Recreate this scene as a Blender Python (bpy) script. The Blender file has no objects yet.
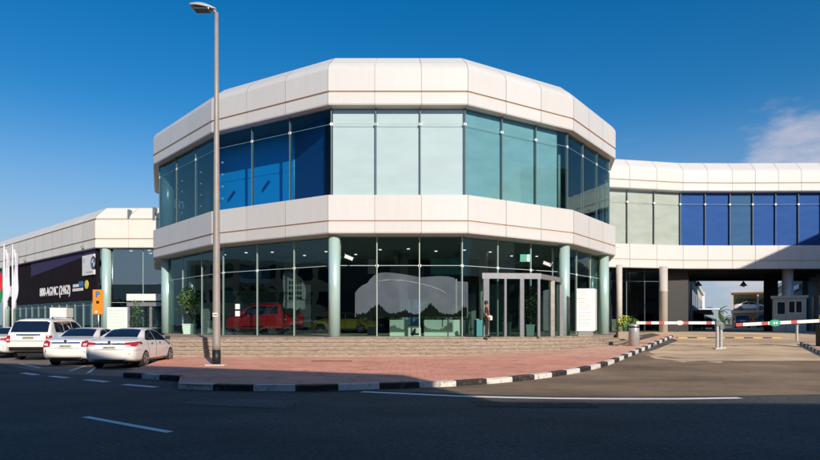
import bpy, bmesh, math, random
from mathutils import Vector, Matrix, noise
from mathutils.bvhtree import BVHTree
from mathutils.geometry import tessellate_polygon
random.seed(7)
PI = math.pi
scene = bpy.context.scene
COL = scene.collection
V = Vector

# ------------------------------------------------------------------ helpers
def obj(name, bm_or_me, mat=None, parent=None, smooth=False):
    if isinstance(bm_or_me, bmesh.types.BMesh):
        me = bpy.data.meshes.new(name)
        bm_or_me.normal_update()
        bm_or_me.to_mesh(me); bm_or_me.free()
    else:
        me = bm_or_me
    if mat:
        for m in (mat if isinstance(mat, (list, tuple)) else [mat]):
            me.materials.append(m)
    if smooth:
        me.polygons.foreach_set('use_smooth', [True]*len(me.polygons))
    o = bpy.data.objects.new(name, me)
    COL.objects.link(o)
    if parent: o.parent = parent
    return o

def tag(o, label=None, cat=None, group=None, kind=None):
    if label: o['label'] = label
    if cat: o['category'] = cat
    if group: o['group'] = group
    if kind: o['kind'] = kind
    return o

def thing(name, label, cat, loc=(0, 0, 0), rz=0, group=None):
    o = bpy.data.objects.new(name, None)
    COL.objects.link(o)
    o.location = loc; o.rotation_euler = (0, 0, rz)
    o.empty_display_size = .3
    return tag(o, label, cat, group)

def copy_tree(o, parent=None):
    c = o.copy(); COL.objects.link(c)
    c.parent = parent
    for ch in [x for x in scene.objects if x.parent == o]:
        copy_tree(ch, c)
    return c

def bx(bm, x0, x1, y0, y1, z0, z1, mi=0, M=None, bev=0):
    r = bmesh.ops.create_cube(bm, size=1)
    vs = r['verts']
    T = Matrix.Translation(((x0+x1)/2, (y0+y1)/2, (z0+z1)/2)) @ Matrix.Diagonal((abs(x1-x0), abs(y1-y0), abs(z1-z0), 1))
    if M: T = M @ T
    bmesh.ops.transform(bm, matrix=T, verts=vs)
    fs = set(f for v in vs for f in v.link_faces)
    for f in fs: f.material_index = mi
    if bev:
        es = list(set(e for v in vs for e in v.link_edges))
        bmesh.ops.bevel(bm, geom=es, offset=bev, segments=2, profile=.5, affect='EDGES')
    return vs

def box(*a, **k):
    bm = bmesh.new(); bx(bm, *a, **k); return bm

def tube(bm, p0, p1, r0, r1=None, n=12, mi=0, caps=True):
    p0 = V(p0); p1 = V(p1); r1 = r0 if r1 is None else r1
    d = (p1-p0); q = d.to_track_quat('Z', 'Y')
    a = []; b = []
    for i in range(n):
        t = 2*PI*i/n
        w = q @ V((math.cos(t), math.sin(t), 0))
        a.append(bm.verts.new(p0+w*r0)); b.append(bm.verts.new(p1+w*r1))
    for i in range(n):
        j = (i+1) % n
        f = bm.faces.new((a[i], a[j], b[j], b[i])); f.smooth = True; f.material_index = mi
    if caps:
        f = bm.faces.new(a[::-1]); f.material_index = mi
        f = bm.faces.new(b); f.material_index = mi

def lathe(bm, prof, n=24, M=None, mi=0, smooth=True):
    rings = []
    for (r, z) in prof:
        ring = []
        for i in range(n):
            t = 2*PI*i/n
            p = V((r*math.cos(t), r*math.sin(t), z))
            ring.append(bm.verts.new(M @ p if M else p))
        rings.append(ring)
    for k in range(len(rings)-1):
        for i in range(n):
            j = (i+1) % n
            f = bm.faces.new((rings[k][i], rings[k][j], rings[k+1][j], rings[k+1][i])); f.smooth = smooth; f.material_index = mi
    f = bm.faces.new(rings[0][::-1]); f.material_index = mi
    f = bm.faces.new(rings[-1]); f.material_index = mi

def quad(bm, a, b, c, d, mi=0):
    f = bm.faces.new([bm.verts.new(p) for p in (a, b, c, d)]); f.material_index = mi; return f

def prism(bm, poly, z0, z1, mi=0):
    a = [bm.verts.new((p[0], p[1], z0)) for p in poly]
    b = [bm.verts.new((p[0], p[1], z1)) for p in poly]
    n = len(poly)
    for i in range(n):
        j = (i+1) % n
        bm.faces.new((a[i], a[j], b[j], b[i])).material_index = mi
    bm.faces.new(a[::-1]).material_index = mi
    bm.faces.new(b).material_index = mi
    bmesh.ops.recalc_face_normals(bm, faces=bm.faces[:])

def text_mesh(name, s, size, mat, parent, M, extrude=.01, align='LEFT', sx=1.0, bold=0.0):
    cu = bpy.data.curves.new(name, 'FONT'); cu.body = s; cu.size = size
    cu.extrude = extrude; cu.align_x = align; cu.offset = bold; cu.resolution_u = 3
    t = bpy.data.objects.new(name, cu); COL.objects.link(t)
    bpy.context.view_layer.update()
    me = bpy.data.meshes.new_from_object(t)
    bpy.data.objects.remove(t); bpy.data.curves.remove(cu)
    me.materials.clear()
    me.transform(M @ Matrix.Diagonal((sx, 1, 1, 1)))
    return obj(name, me, mat, parent)

def wallbox(bm, a, b, z0, z1, th, out=0, mi=0):
    d = (b-a); ln = d.length; A_ = Matrix.Translation((a.x, a.y, 0)) @ Matrix.Rotation(math.atan2(d.y, d.x), 4, 'Z')
    bx(bm, 0, ln, -th/2-out, th/2-out, z0, z1, M=A_, mi=mi)

def sstep(a, b, x):
    t = min(1, max(0, (x-a)/(b-a))); return t*t*(3-2*t)

# terrain: flat to the left, the driveway climbs towards the passage
def g(x, y):
    if y < 18: base = 0
    elif y < 31: base = .33*((y-18)/13)**1.2
    elif y < 44: base = .33+.62*(y-31)/13
    else: base = .95
    return base*sstep(1, 9, x)

# ------------------------------------------------------------------ materials
def nt(name):
    m = bpy.data.materials.new(name); m.use_nodes = True
    N = m.node_tree.nodes; L = m.node_tree.links
    return m, N, L, N['Principled BSDF']

def pbr(name, col, rough=.5, metal=0, var=.0, scale=3, bump=0, bscale=40, spec=.5, coat=0, dark=None, emit=None, estr=1):
    m, N, L, P = nt(name)
    P.inputs['Base Color'].default_value = (*col, 1)
    P.inputs['Roughness'].default_value = rough
    P.inputs['Metallic'].default_value = metal
    P.inputs['Specular IOR Level'].default_value = spec
    if coat: P.inputs['Coat Weight'].default_value = coat; P.inputs['Coat Roughness'].default_value = .04
    tc = N.new('ShaderNodeTexCoord')
    if var:
        n = N.new('ShaderNodeTexNoise'); n.inputs['Scale'].default_value = scale; n.inputs['Detail'].default_value = 6
        n.inputs['Roughness'].default_value = .65
        L.new(tc.outputs['Object'], n.inputs['Vector'])
        r = N.new('ShaderNodeValToRGB')
        d = dark or tuple(c*(1-var) for c in col)
        r.color_ramp.elements[0].color = (*d, 1); r.color_ramp.elements[1].color = (*[min(1, c*(1+var*.5)) for c in col], 1)
        r.color_ramp.elements[0].position = .3; r.color_ramp.elements[1].position = .7
        L.new(n.outputs['Fac'], r.inputs['Fac']); L.new(r.outputs['Color'], P.inputs['Base Color'])
    if bump:
        n2 = N.new('ShaderNodeTexNoise'); n2.inputs['Scale'].default_value = bscale; n2.inputs['Detail'].default_value = 5
        L.new(tc.outputs['Object'], n2.inputs['Vector'])
        b = N.new('ShaderNodeBump'); b.inputs['Strength'].default_value = bump; b.inputs['Distance'].default_value = .02
        L.new(n2.outputs['Fac'], b.inputs['Height']); L.new(b.outputs['Normal'], P.inputs['Normal'])
    if emit:
        P.inputs['Emission Color'].default_value = (*emit, 1); P.inputs['Emission Strength'].default_value = estr
    return m

def glass(name, tint, refl=.1, grazing=.75, gcol=(.8, .95, 1), wob=.012, rough=.0):
    m = bpy.data.materials.new(name); m.use_nodes = True
    N = m.node_tree.nodes; L = m.node_tree.links
    N.clear()
    out = N.new('ShaderNodeOutputMaterial')
    T = N.new('ShaderNodeBsdfTransparent'); T.inputs['Color'].default_value = (*tint, 1)
    G = N.new('ShaderNodeBsdfGlossy'); G.inputs['Color'].default_value = (*gcol, 1); G.inputs['Roughness'].default_value = rough
    lw = N.new('ShaderNodeLayerWeight'); lw.inputs['Blend'].default_value = .35
    mr = N.new('ShaderNodeMapRange'); mr.inputs['To Min'].default_value = refl; mr.inputs['To Max'].default_value = grazing
    L.new(lw.outputs['Fresnel'], mr.inputs['Value'])
    mx = N.new('ShaderNodeMixShader')
    L.new(mr.outputs['Result'], mx.inputs['Fac']); L.new(T.outputs[0], mx.inputs[1]); L.new(G.outputs[0], mx.inputs[2])
    tc = N.new('ShaderNodeTexCoord'); n = N.new('ShaderNodeTexNoise'); n.inputs['Scale'].default_value = .7
    L.new(tc.outputs['Object'], n.inputs['Vector'])
    b = N.new('ShaderNodeBump'); b.inputs['Strength'].default_value = wob*10; b.inputs['Distance'].default_value = .05
    L.new(n.outputs['Fac'], b.inputs['Height']); L.new(b.outputs['Normal'], G.inputs['Normal'])
    L.new(mx.outputs[0], out.inputs['Surface'])
    return m

def cladding(name, col, streak=.12):
    """painted metal panels: small tone change from panel to panel, faint dirt streaks"""
    m, N, L, P = nt(name)
    P.inputs['Roughness'].default_value = .42
    at = N.new('ShaderNodeAttribute'); at.attribute_name = 'tone'
    tc = N.new('ShaderNodeTexCoord'); mp = N.new('ShaderNodeMapping'); mp.inputs['Scale'].default_value = (1.6, 1.6, .3)
    L.new(tc.outputs['Object'], mp.inputs['Vector'])
    n = N.new('ShaderNodeTexNoise'); n.inputs['Scale'].default_value = 2.5; n.inputs['Detail'].default_value = 8; n.inputs['Roughness'].default_value = .7
    L.new(mp.outputs['Vector'], n.inputs['Vector'])
    mr = N.new('ShaderNodeMapRange'); mr.inputs['From Min'].default_value = .35; mr.inputs['From Max'].default_value = .7
    mr.inputs['To Min'].default_value = 1-streak; mr.inputs['To Max'].default_value = 1
    L.new(n.outputs['Fac'], mr.inputs['Value'])
    mu = N.new('ShaderNodeMath'); mu.operation = 'MULTIPLY'
    L.new(mr.outputs['Result'], mu.inputs[0]); L.new(at.outputs['Fac'], mu.inputs[1])
    mix = N.new('ShaderNodeMix'); mix.data_type = 'RGBA'; mix.blend_type = 'MIX'
    mix.inputs[6].default_value = (col[0]*.48, col[1]*.44, col[2]*.38, 1); mix.inputs[7].default_value = (*col, 1)
    L.new(mu.outputs[0], mix.inputs[0]); L.new(mix.outputs[2], P.inputs['Base Color'])
    n3 = N.new('ShaderNodeTexNoise'); n3.inputs['Scale'].default_value = 1.1
    L.new(tc.outputs['Object'], n3.inputs['Vector'])
    b = N.new('ShaderNodeBump'); b.inputs['Strength'].default_value = .25; b.inputs['Distance'].default_value = .03
    L.new(n3.outputs['Fac'], b.inputs['Height']); L.new(b.outputs['Normal'], P.inputs['Normal'])
    return m

def asphalt(name, c0, c1, lo=.72, hi=1.25, pscale=.12, bump=.6, gscale=38):
    m, N, L, P = nt(name)
    P.inputs['Roughness'].default_value = .85; P.inputs['Specular IOR Level'].default_value = .3
    tc = N.new('ShaderNodeTexCoord')
    a = N.new('ShaderNodeTexNoise'); a.inputs['Scale'].default_value = gscale; a.inputs['Detail'].default_value = 8; a.inputs['Roughness'].default_value = .8
    L.new(tc.outputs['Object'], a.inputs['Vector'])
    r = N.new('ShaderNodeValToRGB'); r.color_ramp.elements[0].color = (*c0, 1); r.color_ramp.elements[1].color = (*c1, 1)
    r.color_ramp.elements[0].position = .32; r.color_ramp.elements[1].position = .7
    L.new(a.outputs['Fac'], r.inputs['Fac'])
    bn = N.new('ShaderNodeTexNoise'); bn.inputs['Scale'].default_value = pscale; bn.inputs['Detail'].default_value = 7; bn.inputs['Roughness'].default_value = .6
    mp = N.new('ShaderNodeMapping'); mp.inputs['Scale'].default_value = (.9, 1.3, 1)
    L.new(tc.outputs['Object'], mp.inputs['Vector']); L.new(mp.outputs['Vector'], bn.inputs['Vector'])
    mr = N.new('ShaderNodeMapRange'); mr.inputs['From Min'].default_value = .35; mr.inputs['From Max'].default_value = .68
    mr.inputs['To Min'].default_value = lo; mr.inputs['To Max'].default_value = hi
    L.new(bn.outputs['Fac'], mr.inputs['Value'])
    mix = N.new('ShaderNodeMix'); mix.data_type = 'RGBA'; mix.blend_type = 'MULTIPLY'; mix.inputs[0].default_value = 1
    L.new(r.outputs['Color'], mix.inputs[6]); L.new(mr.outputs['Result'], mix.inputs[7])
    # fine cracks
    vo = N.new('ShaderNodeTexVoronoi'); vo.feature = 'DISTANCE_TO_EDGE'; vo.inputs['Scale'].default_value = .33
    dn = N.new('ShaderNodeTexNoise'); dn.inputs['Scale'].default_value = 1.7; dn.inputs['Detail'].default_value = 5
    L.new(tc.outputs['Object'], dn.inputs['Vector'])
    ad = N.new('ShaderNodeMix'); ad.data_type = 'RGBA'; ad.blend_type = 'ADD'; ad.inputs[0].default_value = .9
    L.new(tc.outputs['Object'], ad.inputs[6]); L.new(dn.outputs['Color'], ad.inputs[7]); L.new(ad.outputs[2], vo.inputs['Vector'])
    cr = N.new('ShaderNodeMapRange'); cr.inputs['From Min'].default_value = 0; cr.inputs['From Max'].default_value = .006
    cr.inputs['To Min'].default_value = .62; cr.inputs['To Max'].default_value = 1
    L.new(vo.outputs['Distance'], cr.inputs['Value'])
    m2 = N.new('ShaderNodeMix'); m2.data_type = 'RGBA'; m2.blend_type = 'MULTIPLY'; m2.inputs[0].default_value = 1
    L.new(mix.outputs[2], m2.inputs[6]); L.new(cr.outputs['Result'], m2.inputs[7])
    L.new(m2.outputs[2], P.inputs['Base Color'])
    b = N.new('ShaderNodeBump'); b.inputs['Strength'].default_value = bump; b.inputs['Distance'].default_value = .012
    L.new(a.outputs['Fac'], b.inputs['Height']); L.new(b.outputs['Normal'], P.inputs['Normal'])
    return m

def pavers(name):
    m, N, L, P = nt(name)
    P.inputs['Roughness'].default_value = .8
    tc = N.new('ShaderNodeTexCoord')
    br = N.new('ShaderNodeTexBrick'); br.inputs['Scale'].default_value = 1
    br.inputs['Brick Width'].default_value = .42; br.inputs['Row Height'].default_value = .2; br.inputs['Mortar Size'].default_value = .014
    br.inputs['Color1'].default_value = (.92, .40, .27, 1); br.inputs['Color2'].default_value = (.82, .33, .215, 1); br.inputs['Mortar'].default_value = (.55, .30, .23, 1)
    L.new(tc.outputs['Object'], br.inputs['Vector'])
    n = N.new('ShaderNodeTexNoise'); n.inputs['Scale'].default_value = .5; n.inputs['Detail'].default_value = 8; n.inputs['Roughness'].default_value = .65
    L.new(tc.outputs['Object'], n.inputs['Vector'])
    mr = N.new('ShaderNodeMapRange'); mr.inputs['From Min'].default_value = .3; mr.inputs['From Max'].default_value = .7
    mr.inputs['To Min'].default_value = .78; mr.inputs['To Max'].default_value = 1.18
    L.new(n.outputs['Fac'], mr.inputs['Value'])
    mix = N.new('ShaderNodeMix'); mix.data_type = 'RGBA'; mix.blend_type = 'MULTIPLY'; mix.inputs[0].default_value = 1
    L.new(br.outputs['Color'], mix.inputs[6]); L.new(mr.outputs['Result'], mix.inputs[7])
    n2 = N.new('ShaderNodeTexNoise'); n2.inputs['Scale'].default_value = 1.1; n2.inputs['Detail'].default_value = 9; n2.inputs['Roughness'].default_value = .7
    L.new(tc.outputs['Object'], n2.inputs['Vector'])
    sx = N.new('ShaderNodeSeparateXYZ'); L.new(tc.outputs['Object'], sx.inputs[0])
    yy = N.new('ShaderNodeMapRange'); yy.inputs['From Min'].default_value = 22.5; yy.inputs['From Max'].default_value = 26.8; yy.inputs['To Min'].default_value = -.06; yy.inputs['To Max'].default_value = .26
    L.new(sx.outputs['Y'], yy.inputs['Value'])
    ad = N.new('ShaderNodeMath'); ad.operation = 'ADD'; L.new(n2.outputs['Fac'], ad.inputs[0]); L.new(yy.outputs['Result'], ad.inputs[1])
    d = N.new('ShaderNodeMapRange'); d.inputs['From Min'].default_value = .52; d.inputs['From Max'].default_value = .80; d.inputs['To Max'].default_value = .5
    L.new(ad.outputs[0], d.inputs['Value'])
    m3 = N.new('ShaderNodeMix'); m3.data_type = 'RGBA'; m3.inputs[7].default_value = (.72, .52, .37, 1)
    L.new(d.outputs['Result'], m3.inputs[0]); L.new(mix.outputs[2], m3.inputs[6])
    n4 = N.new('ShaderNodeTexNoise'); n4.inputs['Scale'].default_value = 2.3; n4.inputs['Detail'].default_value = 6
    L.new(tc.outputs['Object'], n4.inputs['Vector'])
    st = N.new('ShaderNodeMapRange'); st.inputs['From Min'].default_value = .30; st.inputs['From Max'].default_value = .42; st.inputs['To Min'].default_value = .62
    L.new(n4.outputs['Fac'], st.inputs['Value'])
    m4 = N.new('ShaderNodeMix'); m4.data_type = 'RGBA'; m4.blend_type = 'MULTIPLY'; m4.inputs[0].default_value = 1
    L.new(m3.outputs[2], m4.inputs[6]); L.new(st.outputs['Result'], m4.inputs[7]); L.new(m4.outputs[2], P.inputs['Base Color'])
    return m

def stone(name):
    m, N, L, P = nt(name)
    P.inputs['Roughness'].default_value = .75
    tc = N.new('ShaderNodeTexCoord'); n = N.new('ShaderNodeTexNoise'); n.inputs['Scale'].default_value = 6; n.inputs['Detail'].default_value = 9; n.inputs['Roughness'].default_value = .75
    mp = N.new('ShaderNodeMapping'); mp.inputs['Scale'].default_value = (.7, .7, 3)
    L.new(tc.outputs['Object'], mp.inputs['Vector']); L.new(mp.outputs['Vector'], n.inputs['Vector'])
    r = N.new('ShaderNodeValToRGB'); e = r.color_ramp.elements
    e[0].position = .3; e[0].color = (.09, .065, .05, 1); e[1].position = .66; e[1].color = (.47, .385, .32, 1)
    e2 = e.new(.45); e2.color = (.33, .25, .19, 1)
    L.new(n.outputs['Fac'], r.inputs['Fac']); L.new(r.outputs['Color'], P.inputs['Base Color'])
    b = N.new('ShaderNodeBump'); b.inputs['Strength'].default_value = .5; b.inputs['Distance'].default_value = .02
    L.new(n.outputs['Fac'], b.inputs['Height']); L.new(b.outputs['Normal'], P.inputs['Normal'])
    return m

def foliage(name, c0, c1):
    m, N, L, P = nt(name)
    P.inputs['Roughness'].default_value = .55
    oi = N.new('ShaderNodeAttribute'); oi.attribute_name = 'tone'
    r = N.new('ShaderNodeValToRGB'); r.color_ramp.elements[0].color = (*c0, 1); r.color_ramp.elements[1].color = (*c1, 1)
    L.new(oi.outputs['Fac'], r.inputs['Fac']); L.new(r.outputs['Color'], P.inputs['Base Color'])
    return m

def blind_mat(name, c, s=.86):
    m, N, L, P = nt(name)
    P.inputs['Roughness'].default_value = .7
    tc = N.new('ShaderNodeTexCoord'); w = N.new('ShaderNodeTexWave'); w.bands_direction = 'Z'; w.inputs['Scale'].default_value = 3.2; w.inputs['Distortion'].default_value = .4
    L.new(tc.outputs['Object'], w.inputs['Vector'])
    n = N.new('ShaderNodeTexNoise'); n.inputs['Scale'].default_value = .8; n.inputs['Detail'].default_value = 4
    mp = N.new('ShaderNodeMapping'); mp.inputs['Scale'].default_value = (1, 1, 2.5)
    L.new(tc.outputs['Object'], mp.inputs['Vector']); L.new(mp.outputs['Vector'], n.inputs['Vector'])
    r = N.new('ShaderNodeValToRGB'); r.color_ramp.elements[0].color = (*[x*s for x in c], 1); r.color_ramp.elements[1].color = (*c, 1)
    r.color_ramp.elements[0].position = .3; r.color_ramp.elements[1].position = .65
    L.new(n.outputs['Fac'], r.inputs['Fac'])
    mr = N.new('ShaderNodeMapRange'); mr.inputs['To Min'].default_value = .92; mr.inputs['To Max'].default_value = 1
    L.new(w.outputs['Fac'], mr.inputs['Value'])
    mx = N.new('ShaderNodeMix'); mx.data_type = 'RGBA'; mx.blend_type = 'MULTIPLY'; mx.inputs[0].default_value = 1
    L.new(r.outputs['Color'], mx.inputs[6]); L.new(mr.outputs['Result'], mx.inputs[7]); L.new(mx.outputs[2], P.inputs['Base Color'])
    return m

M = {}
M['clad'] = cladding('white_cladding', (.69, .683, .67), .09)
M['clad_warm'] = cladding('cream_cladding', (.84, .80, .73), .12)
M['groove'] = pbr('groove_tan', (.62, .52, .44), .7)
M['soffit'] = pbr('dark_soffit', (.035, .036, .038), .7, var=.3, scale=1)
M['black'] = pbr('black_paint', (.012, .012, .014), .5)
M['fin'] = pbr('mullion_grey', (.14, .19, .19), .4)
M['bar'] = pbr('pale_glazing_bar', (.42, .52, .48), .35)
M['bar_teal'] = pbr('teal_glazing_bar', (.26, .40, .40), .35)
M['steel'] = pbr('steel', (.62, .62, .62), .25, 1)
M['chrome'] = pbr('brushed_metal', (.40, .41, .44), .25, .55, var=.15, scale=5)
M['chrome_sunlit'] = pbr('brushed_metal_sunlit', (.48, .45, .42), .3, .55, var=.25, scale=3)  # warmer copy of the metal, paints sun on the right-turned faces
M['mint'] = pbr('mint_column', (.50, .70, .66), .28, .25, var=.06, scale=1.2)
M['fix'] = pbr('fixing_white', (.85, .88, .86), .35)
M['gl_up'] = glass('teal_glass', (.62, .81, .84), .08, .8, gcol=(.6, .86, .86))
M['gl_pale'] = glass('pale_glass', (.83, .92, .92), .06, .7)
M['gl_blue'] = glass('blue_glass', (.60, .86, .97), .03, .5, gcol=(.35, .62, .75))
M['gl_low'] = glass('dark_teal_glass', (.56, .70, .68), .045, .6, gcol=(.55, .8, .85))
M['gl_clear'] = glass('clear_glass', (.8, .88, .86), .05, .6)
M['blind_pale'] = blind_mat('pale_blind', (.84, .87, .90), .93)
M['blind_teal'] = blind_mat('teal_blind', (.47, .64, .68))
M['blind_blue'] = blind_mat('blue_blind', (.085, .13, .40))
M['blind_grey'] = blind_mat('grey_blind', (.14, .18, .33))
M['blind_cream'] = blind_mat('cream_blind', (.82, .77, .74))
M['wall_blue'] = pbr('blue_wall', (.002, .42, .95), .6)
M['wall_navy'] = pbr('navy_wall', (.004, .09, .28), .6)
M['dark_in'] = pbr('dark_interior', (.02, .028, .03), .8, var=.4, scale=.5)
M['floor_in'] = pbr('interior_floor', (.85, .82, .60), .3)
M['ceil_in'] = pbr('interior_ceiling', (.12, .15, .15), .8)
M['stone'] = stone('step_stone')
M['deck'] = pbr('deck_tiles', (.42, .35, .28), .6, var=.15, scale=2)
M['pavers'] = pavers('pink_pavers')
M['asph'] = asphalt('road_asphalt', (.018, .018, .018), (.17, .158, .145), gscale=13, pscale=.3, lo=.68, hi=1.35)
M['sunlit_road'] = asphalt('sunlit_asphalt', (.16, .112, .070), (.35, .245, .155), pscale=.22, gscale=22, lo=.6, hi=1.6)  # lighter copy of the road, sunlight put into its colour
M['ground'] = asphalt('ground_asphalt', (.10, .09, .08), (.17, .15, .13), pscale=.05)
M['drive'] = asphalt('driveway_concrete', (.60, .42, .26), (.90, .67, .44), pscale=.25, lo=.6, hi=1.2, bump=.3, gscale=25)
M['lot'] = asphalt('parking_asphalt', (.15, .132, .115), (.28, .25, .22), pscale=.25, bump=.4)
def worn(name, c, under, lo=.42):
    m, N, L, P = nt(name); P.inputs['Roughness'].default_value = .7
    tc = N.new('ShaderNodeTexCoord'); n = N.new('ShaderNodeTexNoise'); n.inputs['Scale'].default_value = 5; n.inputs['Detail'].default_value = 10; n.inputs['Roughness'].default_value = .8
    L.new(tc.outputs['Object'], n.inputs['Vector']); r = N.new('ShaderNodeValToRGB')
    r.color_ramp.elements[0].position = lo-.08; r.color_ramp.elements[0].color = (*under, 1)
    r.color_ramp.elements[1].position = lo+.04; r.color_ramp.elements[1].color = (*c, 1)
    L.new(n.outputs['Fac'], r.inputs['Fac']); L.new(r.outputs['Color'], P.inputs['Base Color']); return m
M['kerb_w'] = worn('kerb_white', (.74, .71, .66), (.22, .19, .16), .44)
M['kerb_b'] = worn('kerb_black', (.022, .02, .02), (.16, .14, .12), .43)
M['line'] = worn('road_paint', (.95, .92, .88), (.25, .24, .23), .40)
M['yellow'] = worn('yellow_paint', (.62, .40, .06), (.15, .12, .08), .36)
M['banner'] = pbr('banner_black', (.014, .009, .014), .9, var=.3, scale=.6, spec=.15)
M['banner_p'] = pbr('banner_purple', (.045, .036, .10), .8, spec=.2)
M['white'] = pbr('white_plain', (.82, .81, .79), .45)
M['white_glow'] = pbr('white_letter', (.85, .85, .85), .4)
M['signblue'] = pbr('sign_blue', (.02, .16, .42), .4)
M['signyellow'] = pbr('sign_yellow', (.85, .72, .05), .4)
M['orange'] = pbr('orange_sign', (.85, .27, .02), .45)
M['pole'] = pbr('galvanised_pole', (.36, .325, .30), .5, .1, var=.15, scale=2)
M['lampgrey'] = pbr('lamp_housing', (.42, .45, .46), .4)
M['lampglass'] = pbr('lamp_glass', (.05, .06, .07), .2)
M['red'] = pbr('red_paint', (.48, .07, .06), .5)
M['green'] = pbr('green_sign', (.02, .35, .20), .4)
M['boothgrey'] = pbr('booth_panel', (.22, .30, .34), .5, var=.1, scale=3)
M['grey'] = pbr('grey_plaster', (.30, .29, .28), .8, var=.15, scale=.8)
M['concrete'] = pbr('concrete_column', (.58, .54, .50), .6, var=.1, scale=1)
M['colgrey'] = pbr('metal_column', (.46, .46, .46), .35, .3, var=.12, scale=1)
M['flag'] = pbr('flag_white', (.72, .70, .80), .8, var=.1, scale=3)
M['flagred'] = pbr('flag_red', (.6, .02, .03), .8)
M['flaggreen'] = pbr('flag_green', (.02, .22, .08), .8)
M['pot'] = pbr('mint_pot', (.50, .70, .62), .5)
M['leaf'] = foliage('leaf_green', (.02, .05, .012), (.10, .19, .04))
M['leafb'] = foliage('leaf_bright', (.05, .12, .02), (.20, .36, .08))
M['bark'] = pbr('bark', (.12, .085, .06), .9, var=.4, scale=6)
M['skin'] = pbr('skin', (.35, .19, .12), .6)
M['shirt'] = pbr('shirt_maroon', (.055, .012, .014), .8)
M['trouser'] = pbr('trousers_dark', (.015, .017, .02), .8)
M['hair'] = pbr('hair_black', (.01, .008, .008), .6)
M['tyre'] = pbr('tyre', (.018, .018, .018), .85)
M['rim'] = pbr('alloy_rim', (.55, .55, .55), .3, .8)
M['carglass'] = pbr('car_glass', (.008, .016, .035), .06, spec=.8)
M['taillight'] = pbr('tail_light_red', (.42, .015, .02), .15, coat=1)
M['tailclear'] = pbr('tail_light_clear', (.75, .6, .55), .15, coat=1)
M['plate'] = pbr('number_plate', (.70, .68, .62), .5)
M['trim'] = pbr('black_trim', (.015, .015, .015), .5)
M['brick_warm'] = pbr('cream_plaster', (.62, .56, .48), .8, var=.15, scale=.5)
M['teal_box'] = pbr('teal_panel', (.12, .42, .46), .4)
M['rust'] = pbr('orange_brown_panel', (.34, .12, .04), .5, var=.3, scale=2)
M['posterblue'] = pbr('poster_blue', (.10, .26, .48), .4, var=.7, scale=3.5, dark=(.02, .04, .08))
M['reflection'] = glass('grey_reflection_glass', (.80, .82, .85), .04, .4)
def reflection():  # translucent grey colour standing in for reflected sky
    m = bpy.data.materials.new('painted_sky_reflection'); m.use_nodes = True
    N = m.node_tree.nodes; L = m.node_tree.links; N.clear()
    out = N.new('ShaderNodeOutputMaterial'); T = N.new('ShaderNodeBsdfTransparent'); D = N.new('ShaderNodeBsdfDiffuse')
    D.inputs['Color'].default_value = (.235, .30, .36, 1); T.inputs['Color'].default_value = (.85, .9, .95, 1)
    mx = N.new('ShaderNodeMixShader')
    tc = N.new('ShaderNodeTexCoord'); n = N.new('ShaderNodeTexNoise'); n.inputs['Scale'].default_value = 1.2; n.inputs['Detail'].default_value = 4
    L.new(tc.outputs['Object'], n.inputs['Vector'])
    mr = N.new('ShaderNodeMapRange'); mr.inputs['To Min'].default_value = .2; mr.inputs['To Max'].default_value = .52
    L.new(n.outputs['Fac'], mr.inputs['Value']); L.new(mr.outputs['Result'], mx.inputs['Fac'])
    L.new(T.outputs[0], mx.inputs[1]); L.new(D.outputs[0], mx.inputs[2]); L.new(mx.outputs[0], out.inputs['Surface']); return m
M['painted_sky'] = reflection()
def carpaint(name, c, rough=.3):
    return pbr(name, c, rough, 0, coat=.8, spec=.5)
M['car_white'] = carpaint('car_paint_white', (.88, .86, .83))
M['car_red'] = carpaint('car_paint_red', (.75, .02, .02))
M['car_yellow'] = carpaint('car_paint_yellow', (.70, .55, .02))
M['car_dark'] = carpaint('car_paint_dark', (.02, .025, .035))

# ------------------------------------------------------------------ world, sun, camera
ELEV = math.radians(25)
SD = V((.37, -.929, 0)).normalized()
SUNV = V((SD.x*math.cos(ELEV), SD.y*math.cos(ELEV), math.sin(ELEV)))
w = bpy.data.worlds.new('World'); scene.world = w; w.use_nodes = True
N = w.node_tree.nodes; L = w.node_tree.links
bg = N['Background']
sky = N.new('ShaderNodeTexSky'); sky.sky_type = 'NISHITA'; sky.sun_disc = False
sky.sun_elevation = ELEV; sky.sun_rotation = math.atan2(SD.x, SD.y)
sky.air_density = 1.0; sky.dust_density = .6; sky.ozone_density = 3.0; sky.altitude = 0
hs = N.new('ShaderNodeHueSaturation'); hs.inputs['Saturation'].default_value = 1.42; hs.inputs['Hue'].default_value = .5
L.new(sky.outputs['Color'], hs.inputs['Color'])
tc = N.new('ShaderNodeTexCoord'); sp = N.new('ShaderNodeSeparateXYZ'); L.new(tc.outputs['Generated'], sp.inputs[0])
mp = N.new('ShaderNodeMapping'); mp.inputs['Scale'].default_value = (5, 5, 14)
L.new(tc.outputs['Generated'], mp.inputs['Vector'])
cn = N.new('ShaderNodeTexNoise'); cn.inputs['Scale'].default_value = 1.2; cn.inputs['Detail'].default_value = 9; cn.inputs['Roughness'].default_value = .6
L.new(mp.outputs['Vector'], cn.inputs['Vector'])
def mr(val, a, b, c=0, d=1):
    n = N.new('ShaderNodeMapRange'); n.interpolation_type = 'SMOOTHSTEP'
    n.inputs['From Min'].default_value = a; n.inputs['From Max'].default_value = b
    n.inputs['To Min'].default_value = c; n.inputs['To Max'].default_value = d
    L.new(val, n.inputs['Value']); return n.outputs['Result']
def mth(op, a, b):
    n = N.new('ShaderNodeMath'); n.operation = op
    for i, x in enumerate((a, b)):
        if isinstance(x, (int, float)): n.inputs[i].default_value = x
        else: L.new(x, n.inputs[i])
    return n.outputs[0]
CX = mth('MULTIPLY', mr(sp.outputs['X'], .38, .50), mr(sp.outputs['X'], .74, .62))
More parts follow.
